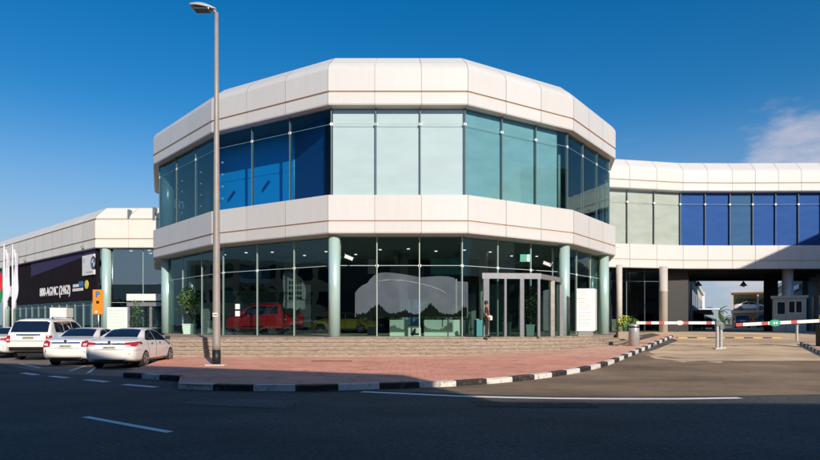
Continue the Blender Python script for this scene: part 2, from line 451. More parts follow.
CZ = mth('MULTIPLY', mr(sp.outputs['Z'], .38, .20), CX)
cf = mth('ADD', cn.outputs['Fac'], mth('MULTIPLY', mth('SUBTRACT', CZ, .75), .45))
cl = mr(cf, .38, .64, 0, .6)
mixc = N.new('ShaderNodeMix'); mixc.data_type = 'RGBA'
mixc.inputs[7].default_value = (5.9, 5.5, 5.9, 1)
hz = N.new('ShaderNodeMix'); hz.data_type = 'RGBA'; hz.inputs[7].default_value = (3.2, 4.0, 5.3, 1)
L.new(mr(sp.outputs['Z'], .34, -.02, 0, .92), hz.inputs[0]); L.new(hs.outputs['Color'], hz.inputs[6])
L.new(cl, mixc.inputs[0]); L.new(hz.outputs[2], mixc.inputs[6])
L.new(mixc.outputs[2], bg.inputs['Color']); bg.inputs['Strength'].default_value = .115

sl = bpy.data.lights.new('sun', 'SUN'); sl.energy = 4.6; sl.angle = math.radians(.5); sl.color = (1, .89, .75)
so = bpy.data.objects.new('sun', sl); COL.objects.link(so)
so.rotation_euler = (-SUNV).to_track_quat('-Z', 'Y').to_euler()
cd = bpy.data.cameras.new('camera'); cam = bpy.data.objects.new('camera', cd); COL.objects.link(cam)
cam.location = (0, 0, 1.6); cam.rotation_euler = (PI/2, 0, 0)
cd.sensor_width = 36; cd.lens = 36*600/820; cd.shift_y = .1146; cd.clip_end = 3000; cd.clip_start = .1
scene.camera = cam
scene.view_settings.view_transform = 'Standard'; scene.view_settings.look = 'None'; scene.view_settings.exposure = 0
scene.cycles.max_bounces = 8; scene.cycles.transparent_max_bounces = 16
scene.cycles.sample_clamp_indirect = 6
scene.cycles.caustics_reflective = False; scene.cycles.caustics_refractive = False

# ------------------------------------------------------------------ ground sheets
def sheet(name, poly, off, mat, step=1.0, kind='structure', hz=g, mats=None):
    bm = bmesh.new()
    bm.faces.new([bm.verts.new((p[0], p[1], 0)) for p in poly])
    bm.normal_update(); bmesh.ops.triangulate(bm, faces=bm.faces[:])
    xs = [p[0] for p in poly]; ys = [p[1] for p in poly]
    def cuts(lo, hi):
        k = max(math.ceil(lo/step), -70); out = []
        while k*step < min(hi, 70): out.append(k*step); k += 1
        return out
    for c in cuts(min(xs), max(xs)):
        if c < 0 or c > 12: continue
        bmesh.ops.bisect_plane(bm, geom=bm.verts[:]+bm.edges[:]+bm.faces[:], plane_co=(c, 0, 0), plane_no=(1, 0, 0))
    for c in cuts(min(ys), max(ys)):
        if c < 17 or c > 45: continue
        bmesh.ops.bisect_plane(bm, geom=bm.verts[:]+bm.edges[:]+bm.faces[:], plane_co=(0, c, 0), plane_no=(0, 1, 0))
    for v in bm.verts: v.co.z = hz(v.co.x, v.co.y)+off
    bmesh.ops.recalc_face_normals(bm, faces=bm.faces[:])
    if sum(f.normal.z for f in bm.faces) < 0: bmesh.ops.reverse_faces(bm, faces=bm.faces[:])
    o = obj(name, bm, mats or mat)
    return tag(o, kind=kind)

def gp(px, py, off=0):
    """photo pixel on the ground -> world point on the terrain"""
    D = 5.0
    for i in range(4000):
        x = (px-410)/600*D
        z = 1.6-(py-324)/600*D
        if z <= g(x, D)+off: break
        D += .02
    return (x, D)

BIG = 900
sheet('ground', [(-BIG, -BIG), (BIG, -BIG), (BIG, BIG), (-BIG, BIG)], -.012, M['ground'])
road_edge = [(-60, 44), (-24, 27.4)] + [gp(0, 368), gp(45, 374), gp(110, 381.5), gp(180, 390)] + [(-1.5, 15.0), (2, 15.4)]
# road asphalt reaches up to the kerb; the driveway begins past the mouth
kerb_px = [(178, 389), (195, 390), (227, 390.8), (268, 391.3), (312, 391.3), (358, 390), (407, 388.5), (453, 386.8), (494, 383.8), (530, 380.3),
           (558, 376.5), (583, 372), (600, 368), (614, 363.5), (628, 357.5), (641, 351.5), (654, 345.6), (664, 341.2), (673, 337.2)]
KP = [gp(*p) for p in kerb_px]
kerbl_px = [(123, 377.5), (134, 378), (155, 379.5), (180, 381.5)]
KL = [gp(*p) for p in kerbl_px]
road = [(-60, -14), (60, -14), (60, 23), (30, 23), gp(815, 359), gp(750, 358.5), gp(690, 357.5), gp(660, 354.5), gp(648, 350.5)] + \
       [(p[0], p[1]+.1) for p in KP[14::-1]] + [(KP[0][0]-.1, 16.3), (-8.8, 18.3), (-11.8, 19.5), (-17, 24.5), (-34, 36), (-60, 50)]
sheet('road', road, 0, M['asph'])
drive = [gp(643, 353.5), gp(648, 356), gp(656, 359), gp(668, 360), gp(684, 362.6), gp(700, 361.2), gp(722, 363), gp(750, 361.8), gp(815, 361.5), (30, 22.2), (60, 22), (60, 120), (22, 120), (17.4, 41), (16.3, 36.5)]
sheet('driveway', drive, .006, M['drive'])
sunlit_road = [gp(362, 390.3), gp(410, 392), gp(460, 394), gp(510, 395.6), gp(560, 396.6), gp(620, 397), gp(740, 396), gp(860, 394), (34, 14), (40, 22.8), (30, 22.8), gp(815, 360.2), gp(750, 360), gp(690, 359), gp(660, 356), gp(646, 351.2)] + [(p[0], p[1]+.06) for p in KP[14:4:-1]]
sheet('road', sunlit_road, .006, M['sunlit_road'])  # pale sheet painting the sunlit part of the same road
lot = [(-8.6, 18.2), (-11.6, 19.4), (-16.8, 24.4), (-34, 35.8), (-60, 49.8), (-60, 70), (-52, 75), (-29, 54.5), (-17, 41), (-10.6, 27.5)]
sheet('parking_lot', lot, -.004, M['lot'])

pave = [KP[0]] + KP[1:] + [(17.3, 40.9), (10.9, 31.3), (7.5, 29), (3, 27.5), (-4, 26.9), (-12.6, 26.7), (-10.9, 26.6), KL[0]] + KL[1:]
pave = KP + [(17.5, 41.1), (10.95, 31.3), (7.5, 29), (3, 27.5), (-4, 26.9), (-10.7, 26.7)] + KL
sheet('pavement', pave, .135, M['pavers'])

def resample(pts, step):
    out = [V(pts[0])]; acc = 0; d = []
    cur = V(pts[0])
    for q in pts[1:]:
        q = V(q)
        while (q-cur).length + acc >= step:
            t = (step-acc)/(q-cur).length
            cur = cur.lerp(q, t); out.append(cur.copy()); acc = 0
        acc += (q-cur).length; cur = q
    out.append(V(pts[-1]))
    return out

def kerb(name, pts, start_white, blk=1.06, h=.15, wd=.2, side=1):
    P = resample(pts, blk)
    bm = bmesh.new()
    for i in range(len(P)-1):
        a, b = P[i], P[i+1]
        if (b-a).length < .2: continue
        d = (b-a).normalized(); n = V((-d.y, d.x))*side
        a2 = a+d*.006; b2 = b-d*.006
        mi = (i+start_white) % 2
        lo = [a2, b2, b2+n*wd, a2+n*wd]
        vb = [bm.verts.new((p.x, p.y, g(p.x, p.y)-.05)) for p in lo]
        top = [a2+n*.02, b2+n*.02, b2+n*wd, a2+n*wd]
        vm = [bm.verts.new((p.x, p.y, g(p.x, p.y)+h-.03)) for p in lo]
        vt = [bm.verts.new((p.x, p.y, g(p.x, p.y)+h+random.uniform(-.004, .004))) for p in top]
        for A, B in ((vb, vm), (vm, vt)):
            for k in range(4):
                l = (k+1) % 4
                bm.faces.new((A[k], A[l], B[l], B[k])).material_index = mi
        bm.faces.new(vt).material_index = mi
    bmesh.ops.recalc_face_normals(bm, faces=bm.faces[:])
    o = obj(name, bm, [M['kerb_w'], M['kerb_b']]); return tag(o, kind='structure')
# first block starts near px194 black
kerb('kerb', KP, 0, 1.02)
kerb('kerb', KL, 1, .8)
kerb('kerb', [KL[-1], KP[0]], 0, 3, h=.12)
# island on the right side of the driveway
KR = [gp(800, 344.5), gp(806, 347.5), gp(813, 351), gp(821, 355), (16.9, 23.5), (19.5, 22.4), (24, 22.3), (32, 22.4)]
kerb('kerb', KR, 1, .62, side=1)
sheet('pavement', [(p[0]+.03, p[1]+.05) for p in KR] + [(32, 33), (22.8, 33.3), (21.6, 32.5)], .135, M['pavers'])

# painted markings
def stripe(pts, wd, mat, name='road_marking', off=.006):
    bm = bmesh.new(); L_ = []
    P = [V(p) for p in pts]
    for i, p in enumerate(P):
        d = (P[min(i+1, len(P)-1)]-P[max(i-1, 0)]).normalized(); n = V((-d.y, d.x))*wd/2
        L_.append([bm.verts.new((q.x, q.y, g(q.x, q.y)+off)) for q in (p+n, p-n)])
    for i in range(len(L_)-1):
        bm.faces.new((L_[i][0], L_[i][1], L_[i+1][1], L_[i+1][0]))
    bmesh.ops.recalc_face_normals(bm, faces=bm.faces[:])
    if bm.faces[0:1] and sum(f.normal.z for f in bm.faces) < 0: bmesh.ops.reverse_faces(bm, faces=bm.faces[:])
    return tag(obj(name, bm, mat), kind='structure')
stripe([gp(85, 417), gp(128, 425), gp(170, 432.5)], .13, M['line'])
for a in ([(23, 373), (37, 375)], [(51, 376.2), (68, 378)], [(86, 379.8), (107, 382)], [(124, 384.6), (156, 387.2)]):
    stripe([gp(*a[0]), gp(*a[1])], .22, M['line'])
stripe([gp(362, 391.8), gp(410, 394), gp(460, 396.3), gp(510, 397.7), gp(560, 398.6), gp(620, 399), gp(680, 398.9), gp(740, 398)], .24, M['line'])
for a in ([(20, 364), (40, 368)], [(70, 371), (85, 366)], [(88, 373), (103, 362)]):
    stripe([gp(*a[0]), gp(*a[1])], .12, M['line'])
# repaired patches in the carriageway
M['patch'] = asphalt('patch_asphalt', (.010, .010, .011), (.10, .095, .09), gscale=15, pscale=.5)
M['patch2'] = asphalt('pale_patch_asphalt', (.03, .03, .03), (.22, .205, .19), gscale=11, pscale=.5)
sheet('road', [gp(470, 401.5), gp(585, 402.5), gp(600, 408), gp(478, 407)], .006, M['patch'])
sheet('road', [gp(200, 398), gp(300, 401), gp(285, 409), gp(178, 404)], .006, M['patch2'])
# crack / joint in the driveway
bm = bmesh.new()
cp = [gp(x, 361.6+random.uniform(-.35, .35)) for x in range(752, 816, 4)]
for i in range(len(cp)-1):
    a, b = cp[i], cp[i+1]; wv = random.uniform(.08, .24)
    bm.faces.new([bm.verts.new((x, y, g(x, y)+.003)) for (x, y) in (a, b, (b[0], b[1]+wv), (a[0], a[1]+wv))])
tag(obj('road_joint', bm, M['trim']), kind='structure')

# speed hump: black and yellow rubber blocks
hump = thing('speed_hump', 'low black and yellow speed hump across the driveway in front of the passage', 'speed hump')
for i in range(11):
    x0 = 17.2+i*.6
    bm = bmesh.new(); zz = g(x0, 38.6)
    prism(bm, [(x0, 38.45), (x0+.59, 38.45), (x0+.59, 38.85), (x0, 38.85)], zz-.02, zz+.06)
    obj('block', bm, M['yellow'] if i % 2 == 0 else M['trim'], hump)

# ------------------------------------------------------------------ plinth and steps
PB = [(-13.2, 26.7), (-4, 26.9), (3, 27.5), (7.5, 29), (10.95, 31.3), (17.4, 41)]
def off_poly(P, d):
    """offset to the left of travel direction (inward for our facades, which run left to right)"""
    P = [V(p[:2]) for p in P]; out = []
    for i, p in enumerate(P):
        ns = []
        if i > 0: e = (p-P[i-1]).normalized(); ns.append(V((-e.y, e.x)))
        if i < len(P)-1: e = (P[i+1]-p).normalized(); ns.append(V((-e.y, e.x)))
        if len(ns) == 2:
            n = (ns[0]+ns[1]).normalized(); k = 1/max(.4, n.dot(ns[0]))
        else: n = ns[0]; k = 1
        out.append(p+n*d*k)
    return out
plinth = thing('entrance_steps', 'long low brown stone steps and terrace in front of the round showroom', 'steps')
NS = 5
for k in range(NS):
    Q = off_poly(PB, .40*k)
    poly = [(p.x, p.y) for p in Q]
    poly[0] = (PB[0][0]-.2+.36*k, poly[0][1])
    bm = bmesh.new()
    z0 = -.2 if k == 0 else .135+.16*k-.01
    z1 = .135+.163*(k+1)
    full = poly + [(20, 46.5), (16, 47), (-17.0+.3*k, 46), (-17.5+.3*k, 40)]
    a = [V((p[0], p[1], 0)) for p in full]
    vb = [bm.verts.new((p.x, p.y, z1-.163-.05)) for p in a]; vt = [bm.verts.new((p.x, p.y, z1)) for p in a]
    for i in range(len(a)):
        j = (i+1) % len(a)
        bm.faces.new((vb[i], vb[j], vt[j], vt[i]))
    bm.faces.new(vt)
    # joints between the stones: thin nosing strip proud of the riser
    bmesh.ops.recalc_face_normals(bm, faces=bm.faces[:])
    o = obj('step' if k < NS-1 else 'terrace', bm, M['stone'] if k < NS-1 else [M['stone']], plinth)
    bm = bmesh.new()
    Q2 = [V(p) for p in poly]
    Q3 = off_poly(Q2, -.04)
    Q4 = off_poly(Q2, .2)
    for i in range(len(Q2)-1):
        n = max(1, round((Q2[i+1]-Q2[i]).length/1.2))
        for s in range(n):
            t0 = s/n+.006; t1 = (s+1)/n-.006
            pts = [Q3[i].lerp(Q3[i+1], t0), Q3[i].lerp(Q3[i+1], t1), Q4[i].lerp(Q4[i+1], t1), Q4[i].lerp(Q4[i+1], t0)]
            jz = random.uniform(-.003, .003)
            lo = [bm.verts.new((p.x, p.y, z1-.045)) for p in pts]; hi = [bm.verts.new((p.x, p.y, z1+.006+jz)) for p in pts]
            for q in range(4):
                r = (q+1) % 4
                bm.faces.new((lo[q], lo[r], hi[r], hi[q]))
            bm.faces.new(hi); bm.faces.new(lo[::-1])
    bmesh.ops.recalc_face_normals(bm, faces=bm.faces[:])
    obj('nosing', bm, M['stone'], plinth)
DECK = .135+.163*NS   # ~0.95

# ------------------------------------------------------------------ facades
def tone_layer(bm): return bm.loops.layers.color.new('tone') if 'tone' not in bm.loops.layers.color else bm.loops.layers.color['tone']

def fascia(name, P, prof, groove_seg, parent, mat, panels=3, gap=.025, mats=None, counts=None):
    """sweep profile (d inward, z) along polyline P in panels with open joints"""
    offs = [off_poly(P, d) for d, z in prof]
    bm = bmesh.new(); cl = bm.loops.layers.float_color.new('tone')
    for i in range(len(P)-1):
        ln = (V(P[i+1])-V(P[i])).length
        n = counts[i] if counts else panels
        for s in range(n):
            t0 = s/n+gap/2/ln; t1 = (s+1)/n-gap/2/ln
            tone = random.uniform(.88, 1.0)
            A = []; B = []
            for k, (d, z) in enumerate(prof):
                a = offs[k][i].lerp(offs[k][i+1], t0); b = offs[k][i].lerp(offs[k][i+1], t1)
                A.append(bm.verts.new((a.x, a.y, z))); B.append(bm.verts.new((b.x, b.y, z)))
            for k in range(len(prof)-1):
                f = bm.faces.new((A[k], B[k], B[k+1], A[k+1]))
                f.material_index = 1 if k in groove_seg else 0
                for lp in f.loops: lp[cl] = (tone, tone, tone, 1)
    # backing behind the joints
    offs2 = [off_poly(P, d+.035) for d, z in prof]
    for i in range(len(P)-1):
        A = []; B = []
        for k, (d, z) in enumerate(prof):
            a = offs2[k][i]; b = offs2[k][i+1]
            zz = z-.02 if k > len(prof)/2 else z+.02
            A.append(bm.verts.new((a.x, a.y, zz))); B.append(bm.verts.new((b.x, b.y, zz)))
        for k in range(len(prof)-1):
            f = bm.faces.new((A[k], B[k], B[k+1], A[k+1])); f.material_index = 1
            for lp in f.loops: lp[cl] = (1, 1, 1, 1)
    return obj(name, bm, mats or [mat, M['groove']], parent)

def glazing(P, d, z0, z1, parent, pick, counts, fin=None, bar=None, blinds=None, fixz=None, name='window', seg=None, bt=.015):
    Q = off_poly(P, d); QB = off_poly(P, d+.16)
    for i in range(len(P)-1):
        if seg and i not in seg: continue
        n = counts[i]; ln = (Q[i+1]-Q[i]).length
        dirv = (Q[i+1]-Q[i]).normalized(); nin = V((-dirv.y, dirv.x))
        for s in range(n):
            a = Q[i].lerp(Q[i+1], s/n+.008/ln); b = Q[i].lerp(Q[i+1], (s+1)/n-.008/ln)
            bm = bmesh.new(); quad(bm, (a.x, a.y, z0), (b.x, b.y, z0), (b.x, b.y, z1), (a.x, a.y, z1))
            # tiny tilt of each pane so that reflections break at the joints
            o = obj(name, bm, pick(i, s), parent)
            if fixz:
                bmf = bmesh.new()
                for zf in fixz:
                    if z0-.05 <= zf <= z1+.05:
                        for p in ([a] if s else [a]):
                            c = V((p.x, p.y, zf)) - V((nin.x, nin.y, 0))*.03
                            tube(bmf, c, c+V((nin.x, nin.y, 0))*.1, .085, n=10)
                if len(bmf.verts): obj('fixing', bmf, M['fix'], o)
                else: bmf.free()
            if blinds:
                bmat = blinds(i, s)
                if bmat:
                    a2 = QB[i].lerp(QB[i+1], s/n+.02/ln); b2 = QB[i].lerp(QB[i+1], (s+(.74 if bmat.name == 'teal_blind' and s == 2 else 1))/n-.02/ln)
                    bm = bmesh.new(); quad(bm, (a2.x, a2.y, z0), (b2.x, b2.y, z0), (b2.x, b2.y, z1), (a2.x, a2.y, z1))
                    obj('blind', bm, bmat, parent)
        if fin:
            for s in range(n+1 if i == len(P)-2 else n):
                bm = bmesh.new()
                a = Q[i].lerp(Q[i+1], s/n)
                A_ = Matrix.Translation((a.x, a.y, 0)) @ Matrix.Rotation(math.atan2(dirv.y, dirv.x), 4, 'Z')
                bx(bm, -fin[0]/2, fin[0]/2, -.03, .012+fin[1], z0, z1, M=A_)
                obj('mullion', bm, fin[2], parent)
        if bar:
            bm = bmesh.new()
            A_ = Matrix.Translation((Q[i].x, Q[i].y, 0)) @ Matrix.Rotation(math.atan2(dirv.y, dirv.x), 4, 'Z')
            for zb in bar[0]:
                bx(bm, 0, ln, -.012, .03 if bt > .01 else .0, zb-bt, zb+bt, M=A_)
            obj('transom', bm, bar[1], parent)

# --- main round building
MP = [(-19.5, 59.5), (-21.3, 50), (-17.67, 41.3), (-11.41, 34.4), (-4.1, 30), (2.9, 30), (9.27, 34.0), (13.64, 39.8), (15.6, 48.2)]
counts = [3, 3, 3, 3, 3, 3, 3, 3]
main = thing('round_showroom', 'two-storey round white car showroom with teal glass fronts between two pale cladding bands', 'building')
ZL, ZB, ZT = 12.62, 14.42, 15.28
prof_top = [(.5, 12.52), (.03, 12.56), (0, 12.62), (0, 13.14), (.07, 13.16), (.07, 13.24), (0, 13.26), (0, 14.35), (.06, 14.5), (.22, 14.72), (.85, 15.26), (1.3, 15.3)]
fascia('parapet', MP, prof_top, (3+0, 4, 5), main, M['clad'], counts=counts, mats=[M['clad'], M['groove']])
prof_mid = [(.98, 6.08), (.03, 6.14), (0, 6.2), (0, 6.68), (.06, 6.70), (.06, 6.77), (0, 6.79), (0, 8.03), (.05, 8.07), (.42, 8.08)]
fascia('floor_band', MP, prof_mid, (3, 4, 5), main, M['clad'], counts=counts)

def pick_up(i, s):
    return M['gl_blue'] if i == 3 else M['gl_pale'] if i == 4 else M['gl_up']
def blinds_up(i, s):
    if i == 4: return M['blind_pale']
    if i == 5: return M['blind_teal']
    return None
glazing(MP, .40, 8.08, 12.53, main, pick_up, counts, fin=(.045, .10, M['fin']), bar=([11.72], M['bar_teal']), blinds=blinds_up, fixz=[11.72], bt=.008)
LOWZ = [DECK+.01, 4.6, 6.1]
glazing(MP, .80, DECK+.01, 4.6, main, lambda i, s: M['gl_low'], counts, fin=(.05, .07, M['bar']), bar=([4.6], M['bar']), fixz=[4.59])
glazing(MP, .80, 4.6, 6.1, main, lambda i, s: M['gl_low'], counts, fin=(.05, .07, M['bar']), name='upper_window')

# interior slabs
def slab(name, d, z0, z1, mat, ybk=59):
    Q = off_poly(MP[1:], d); pts = [(p.x, p.y) for p in Q]+[(15.6, ybk), (-19.5, ybk)]
    bm = bmesh.new(); prism(bm, pts, z0, z1); return obj(name, bm, mat, main)
slab('ground_floor', .84, DECK-.2, DECK+.008, M['floor_in'])
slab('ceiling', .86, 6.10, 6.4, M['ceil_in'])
slab('upper_floor', .45, 7.7, 8.06, M['ceil_in'])
slab('upper_ceiling', .45, 12.56, 12.9, M['ceil_in'])
slab('roof', 1.25, 14.9, 15.22, M['grey'])
# dark cores
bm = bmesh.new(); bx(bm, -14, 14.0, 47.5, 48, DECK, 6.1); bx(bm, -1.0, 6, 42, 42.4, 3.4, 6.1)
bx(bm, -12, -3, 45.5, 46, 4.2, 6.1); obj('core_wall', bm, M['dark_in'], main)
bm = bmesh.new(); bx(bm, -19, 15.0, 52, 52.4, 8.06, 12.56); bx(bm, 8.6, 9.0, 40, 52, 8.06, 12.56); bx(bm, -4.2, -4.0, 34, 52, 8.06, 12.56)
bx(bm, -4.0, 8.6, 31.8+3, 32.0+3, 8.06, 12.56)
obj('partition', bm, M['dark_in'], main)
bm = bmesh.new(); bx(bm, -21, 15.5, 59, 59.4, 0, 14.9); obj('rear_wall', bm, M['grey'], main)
# blue feature room behind the left upper windows
a = V(MP[3]); b = V(MP[4]); dv = (b-a).normalized(); nv = V((-dv.y, dv.x))
sbk = 2.2
p0 = a+nv*sbk-dv*1.9; p1 = a.lerp(b, .507)+nv*sbk; p2 = V((-4.5, 31.75))
bm = bmesh.new()
quad(bm, (p0.x, p0.y, 8.07), (p1.x, p1.y, 8.07), (p1.x, p1.y, 12.55), (p0.x, p0.y, 12.55), 0)
quad(bm, (p1.x, p1.y, 8.07), (p2.x, p2.y, 8.07), (p2.x, p2.y, 12.55), (p1.x, p1.y, 12.55), 1)
tube(bm, (p1.x, p1.y, 8.07), (p1.x, p1.y, 12.55), .05, n=8, mi=2)  # highlight painted as a pale tube down the wall corner
for t in (.20, .66):
    c = p0.lerp(p1, t)-nv*.08
    bx(bm, -.36, .36, -.05, .05, -.04, .04, mi=1, M=Matrix.Translation((c.x, c.y, 9.3+.6*t)) @ Matrix.Rotation(math.atan2(dv.y, dv.x), 4, 'Z') @ Matrix.Rotation(-.75, 4, 'Y'))  # slanted navy bars paint the short bracket shadows
obj('feature_wall', bm, [M['wall_blue'], M['wall_navy'], pbr('edge_highlight_blue', (.15, .6, .95), .4)], main)
# columns
def column(x, y, r, z0, z1, mat, parent, name='column'):
    bm = bmesh.new(); lathe(bm, [(r, z0), (r, z1)], 28, Matrix.Translation((x, y, 0)))
    return obj(name, bm, mat, parent, )
column(-3.86, 30.62, .30, DECK, 6.12, M['mint'], main)
column(9.08-.25, 34.35, .31, DECK, 6.12, M['mint'], main)
column(12.75, 39.5, .33, DECK, 6.12, M['mint'], main)
column(-16.85, 41.75, .42, DECK, 6.12, M['mint'], main)
column(-16.95, 42.0, .42, 8.06, 12.56, M['mint'], main)
column(-14.6, 40.2, .22, DECK, 6.1, M['mint'], main)
column(8.9-.1, 36.3, .3, 8.06, 12.5, M['mint'], main)
# glass fins with bolts in the upper left bay
bm = bmesh.new()
for s in (1, 2, 3):
    a = off_poly(MP, .7)[2].lerp(off_poly(MP, .7)[3], s/3)
    for k, zf in enumerate((8.9, 9.6, 10.3, 11.0)):
        c = V((a.x, a.y, zf)); tube(bm, c, c+V((.06, .06, 0)), .06, n=8)
obj('fin_bolt', bm, M['fix'], main)

M['wall_mid'] = pbr('mid_interior_wall', (.16, .20, .20), .7, var=.3, scale=.7)
M['wall_light'] = pbr('light_interior_panel', (.50, .52, .50), .6)
bm = bmesh.new(); bx(bm, -13.5, -9.0, 43.0, 43.2, DECK, 4.0); obj('inner_wall', bm, M['wall_mid'], main)
bm = bmesh.new(); bx(bm, 1.2, 4.4, 40.0, 40.2, DECK, 3.6); obj('inner_wall', bm, M['wall_mid'], main)
for (x, y) in ((-8.2, 40.5), (-.4, 38.5), (4.6, 37.5), (10.2, 41)):
    bm = bmesh.new(); lathe(bm, [(.28, DECK), (.28, 6.1)], 20, Matrix.Translation((x, y, 0))); obj('column', bm, M['wall_light'], main)
for (x0, x1, y, z0, z1, mt) in ((-11.4, -9.4, 40.2, 4.35, 5.5, 'signblue'), (-2.6, -2.1, 37, 4.7, 5.6, 'wall_light'), (-1.3, .9, 39, 4.55, 5.5, 'wall_mid'), (1.3, 3.6, 37.5, 4.7, 5.7, 'teal_box'), (5.6, 7.0, 40, 4.5, 5.6, 'signblue'),
                                (-7.4, -6.6, 39.8, 1.4, 4.2, 'wall_light'), (6.9, 7.3, 38, 1.2, 3.4, 'wall_light'), (-5.6, -5.0, 41, 2.4, 3.8, 'red'), (10.4, 11.2, 43, 1.6, 4.0, 'wall_mid')):
    obj('wall_panel', box(x0, x1, y, y+.08, z0, z1), M[mt], main)
for k in range(7):
    x = -13+k*4.0; obj('ceiling_beam', box(x, x+.22, 36+abs(x)*.4, 47, 5.7, 6.09), M['wall_mid'], main)
for (x, y) in ((-15.5, 46), (-12.5, 44.5), (3, 44), (10.5, 44)):
    obj('upper_column', box(x-.2, x+.2, y-.2, y+.2, 8.06, 12.55), M['wall_light'], main)
obj('upper_inner_wall', box(-17.5, -8.4, 46.5, 46.7, 8.06, 11.4), M['wall_mid'], main)
# soffit downlights
bm = bmesh.new()
for k in range(14):
    x = -12+k*1.7; y = 36+abs(x)*.25+random.uniform(-1, 2)
    tube(bm, (x, y, 6.06), (x, y, 6.1), .09, n=8)
obj('downlight', bm, pbr('downlight', (.9, .9, .9), .4, emit=(1, .95, .85), estr=1.6), main)

# --- right wing over the passage
WP = [(15.3, 47.7), (22.4, 49.2), (26.5, 49.3), (34, 49.2), (50, 48.6)]
wc = [3, 2, 4, 7]
wing = thing('passage_wing', 'long white upper wing with pale and blue windows bridging the driveway on the right', 'building')
prof_wt = [(.5, 12.45), (.03, 12.52), (0, 12.6), (0, 13.1), (.07, 13.12), (.07, 13.2), (0, 13.22), (0, 14.1), (.06, 14.25), (.2, 14.42), (.75, 15.0), (1.2, 15.05)]
fascia('parapet', WP, prof_wt, (3, 4, 5), wing, M['clad'], counts=wc)
prof_wm = [(1.0, 6.2), (.03, 6.14), (0, 6.2), (0, 6.75), (.05, 6.77), (.05, 6.83), (0, 6.85), (0, 8.03), (.05, 8.06), (.42, 8.07)]
fascia('floor_band', WP, prof_wm, (3, 4, 5), wing, M['clad'], counts=wc)
def blinds_w(i, s):
    if i == 0: return M['blind_cream']
    if i == 1: return M['blind_grey'] if False else M['blind_blue']
    if i == 2 and s == 0: return M['blind_grey']
    return M['blind_blue']
glazing(WP, .40, 8.07, 12.46, wing, lambda i, s: M['gl_clear'] if i == 0 else M['gl_blue'], wc, fin=(.035, .08, M['fin']), bar=([11.5], M['bar_teal']), blinds=blinds_w, fixz=[11.5], bt=.008)
Q = off_poly(WP, .5)
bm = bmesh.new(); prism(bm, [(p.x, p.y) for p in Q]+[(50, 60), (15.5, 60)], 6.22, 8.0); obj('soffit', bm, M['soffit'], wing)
Q = off_poly(WP, 1.1)
bm = bmesh.new(); prism(bm, [(p.x, p.y) for p in Q]+[(50, 60), (15.5, 60)], 12.5, 14.9); obj('roof', bm, M['grey'], wing)
bm = bmesh.new(); bx(bm, 15.5, 50, 59.6, 60, 8, 12.5); obj('rear_wall', bm, M['grey'], wing)
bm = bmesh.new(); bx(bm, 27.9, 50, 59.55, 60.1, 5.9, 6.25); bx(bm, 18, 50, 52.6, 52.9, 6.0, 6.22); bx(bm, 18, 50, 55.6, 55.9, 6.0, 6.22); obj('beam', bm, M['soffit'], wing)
GW = .95
# room under the wing on the left: dark glass front
roomQ = [(15.2, 50.0), (18.2, 50.45), (21.4, 50.9)]
glazing(roomQ, 0, GW, 5.2, wing, lambda i, s: M['gl_low'], [1, 2], fin=(.06, .08, M['fin']), name='shop_window')
glazing(roomQ, 0, 5.2, 6.2, wing, lambda i, s: M['gl_low'], [1, 2], fin=(.06, .08, M['fin']), bar=([5.2], M['fin']), name='shop_window')
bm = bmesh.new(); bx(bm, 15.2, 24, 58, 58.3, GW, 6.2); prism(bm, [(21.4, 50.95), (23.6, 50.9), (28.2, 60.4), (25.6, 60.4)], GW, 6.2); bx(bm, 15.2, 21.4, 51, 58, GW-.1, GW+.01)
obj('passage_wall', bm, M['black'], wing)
bm = bmesh.new()
for (x, y, w_, h) in ((18.5, 55, 2.0, 1.1), (22, 54, 1.6, .9), (24, 56, 1.2, 1.6)): bx(bm, x, x+w_, y, y+.6, GW, GW+h)
obj('counter', bm, M['grey'], wing)
# columns
column(16.35, 46.9, .23, GW-.05, 6.22, M['concrete'], wing)
bm = bmesh.new(); r = .32; lathe(bm, [(r, GW-.1), (r, 4.2), (r+.03, 4.22), (r+.03, 4.3), (r, 4.32), (r, 6.22)], 28, Matrix.Translation((20.4, 47.9+.4, 0))); obj('column', bm, M['concrete'], wing)
column(31.6, 50.2, .42, GW-.1, 6.22, M['colgrey'], wing)
bm = bmesh.new(); bx(bm, 33.0, 33.75, 55, 56, GW-.05, 6.22); obj('pier', bm, M['black'], wing)
# right side wall in the passage
bm = bmesh.new(); prism(bm, [(35.0, 50.3), (50, 50.0), (50, 50.6), (35.4, 50.7), (40.4, 60.2), (40.0, 60.4)], GW-.05, 6.22); obj('side_wall', bm, M['grey'], wing)
Mw = Matrix.Translation((35.0, 50.3, 0)) @ Matrix.Rotation(math.atan2(10.1, 5.0), 4, 'Z')
obj('doorway', box(2.2, 4.2, .0, .05, GW, 4.2, M=Mw), M['black'], wing); obj('doorway', box(6.6, 8.2, .0, .05, GW, 4.2, M=Mw), M['black'], wing)

# hanging passage lamps
lampA = thing('pendant_lamp', 'small dark pendant lamp hanging left in the passage opening', 'lamp', (25.0, 52, 0), 0, 'pendant lamps under the wing')
bm = bmesh.new(); tube(bm, (0, 0, 6.2), (0, 0, 5.25), .02, n=6); obj('rod', bm, M['black'], lampA)
bm = bmesh.new(); lathe(bm, [(.05, 5.3), (.10, 5.2), (.30, 4.92), (.28, 4.9)], 16); obj('lamp_shade', bm, M['black'], lampA)
bm = bmesh.new(); lathe(bm, [(.1, 4.95), (.12, 4.88), (.05, 4.8)], 12); obj('bulb', bm, M['fix'], lampA)
lampB = copy_tree(lampA); lampB.location = (28.9, 52, 0); lampB['label'] = 'small dark pendant lamp hanging on the right above the parked cars of the passage opening'

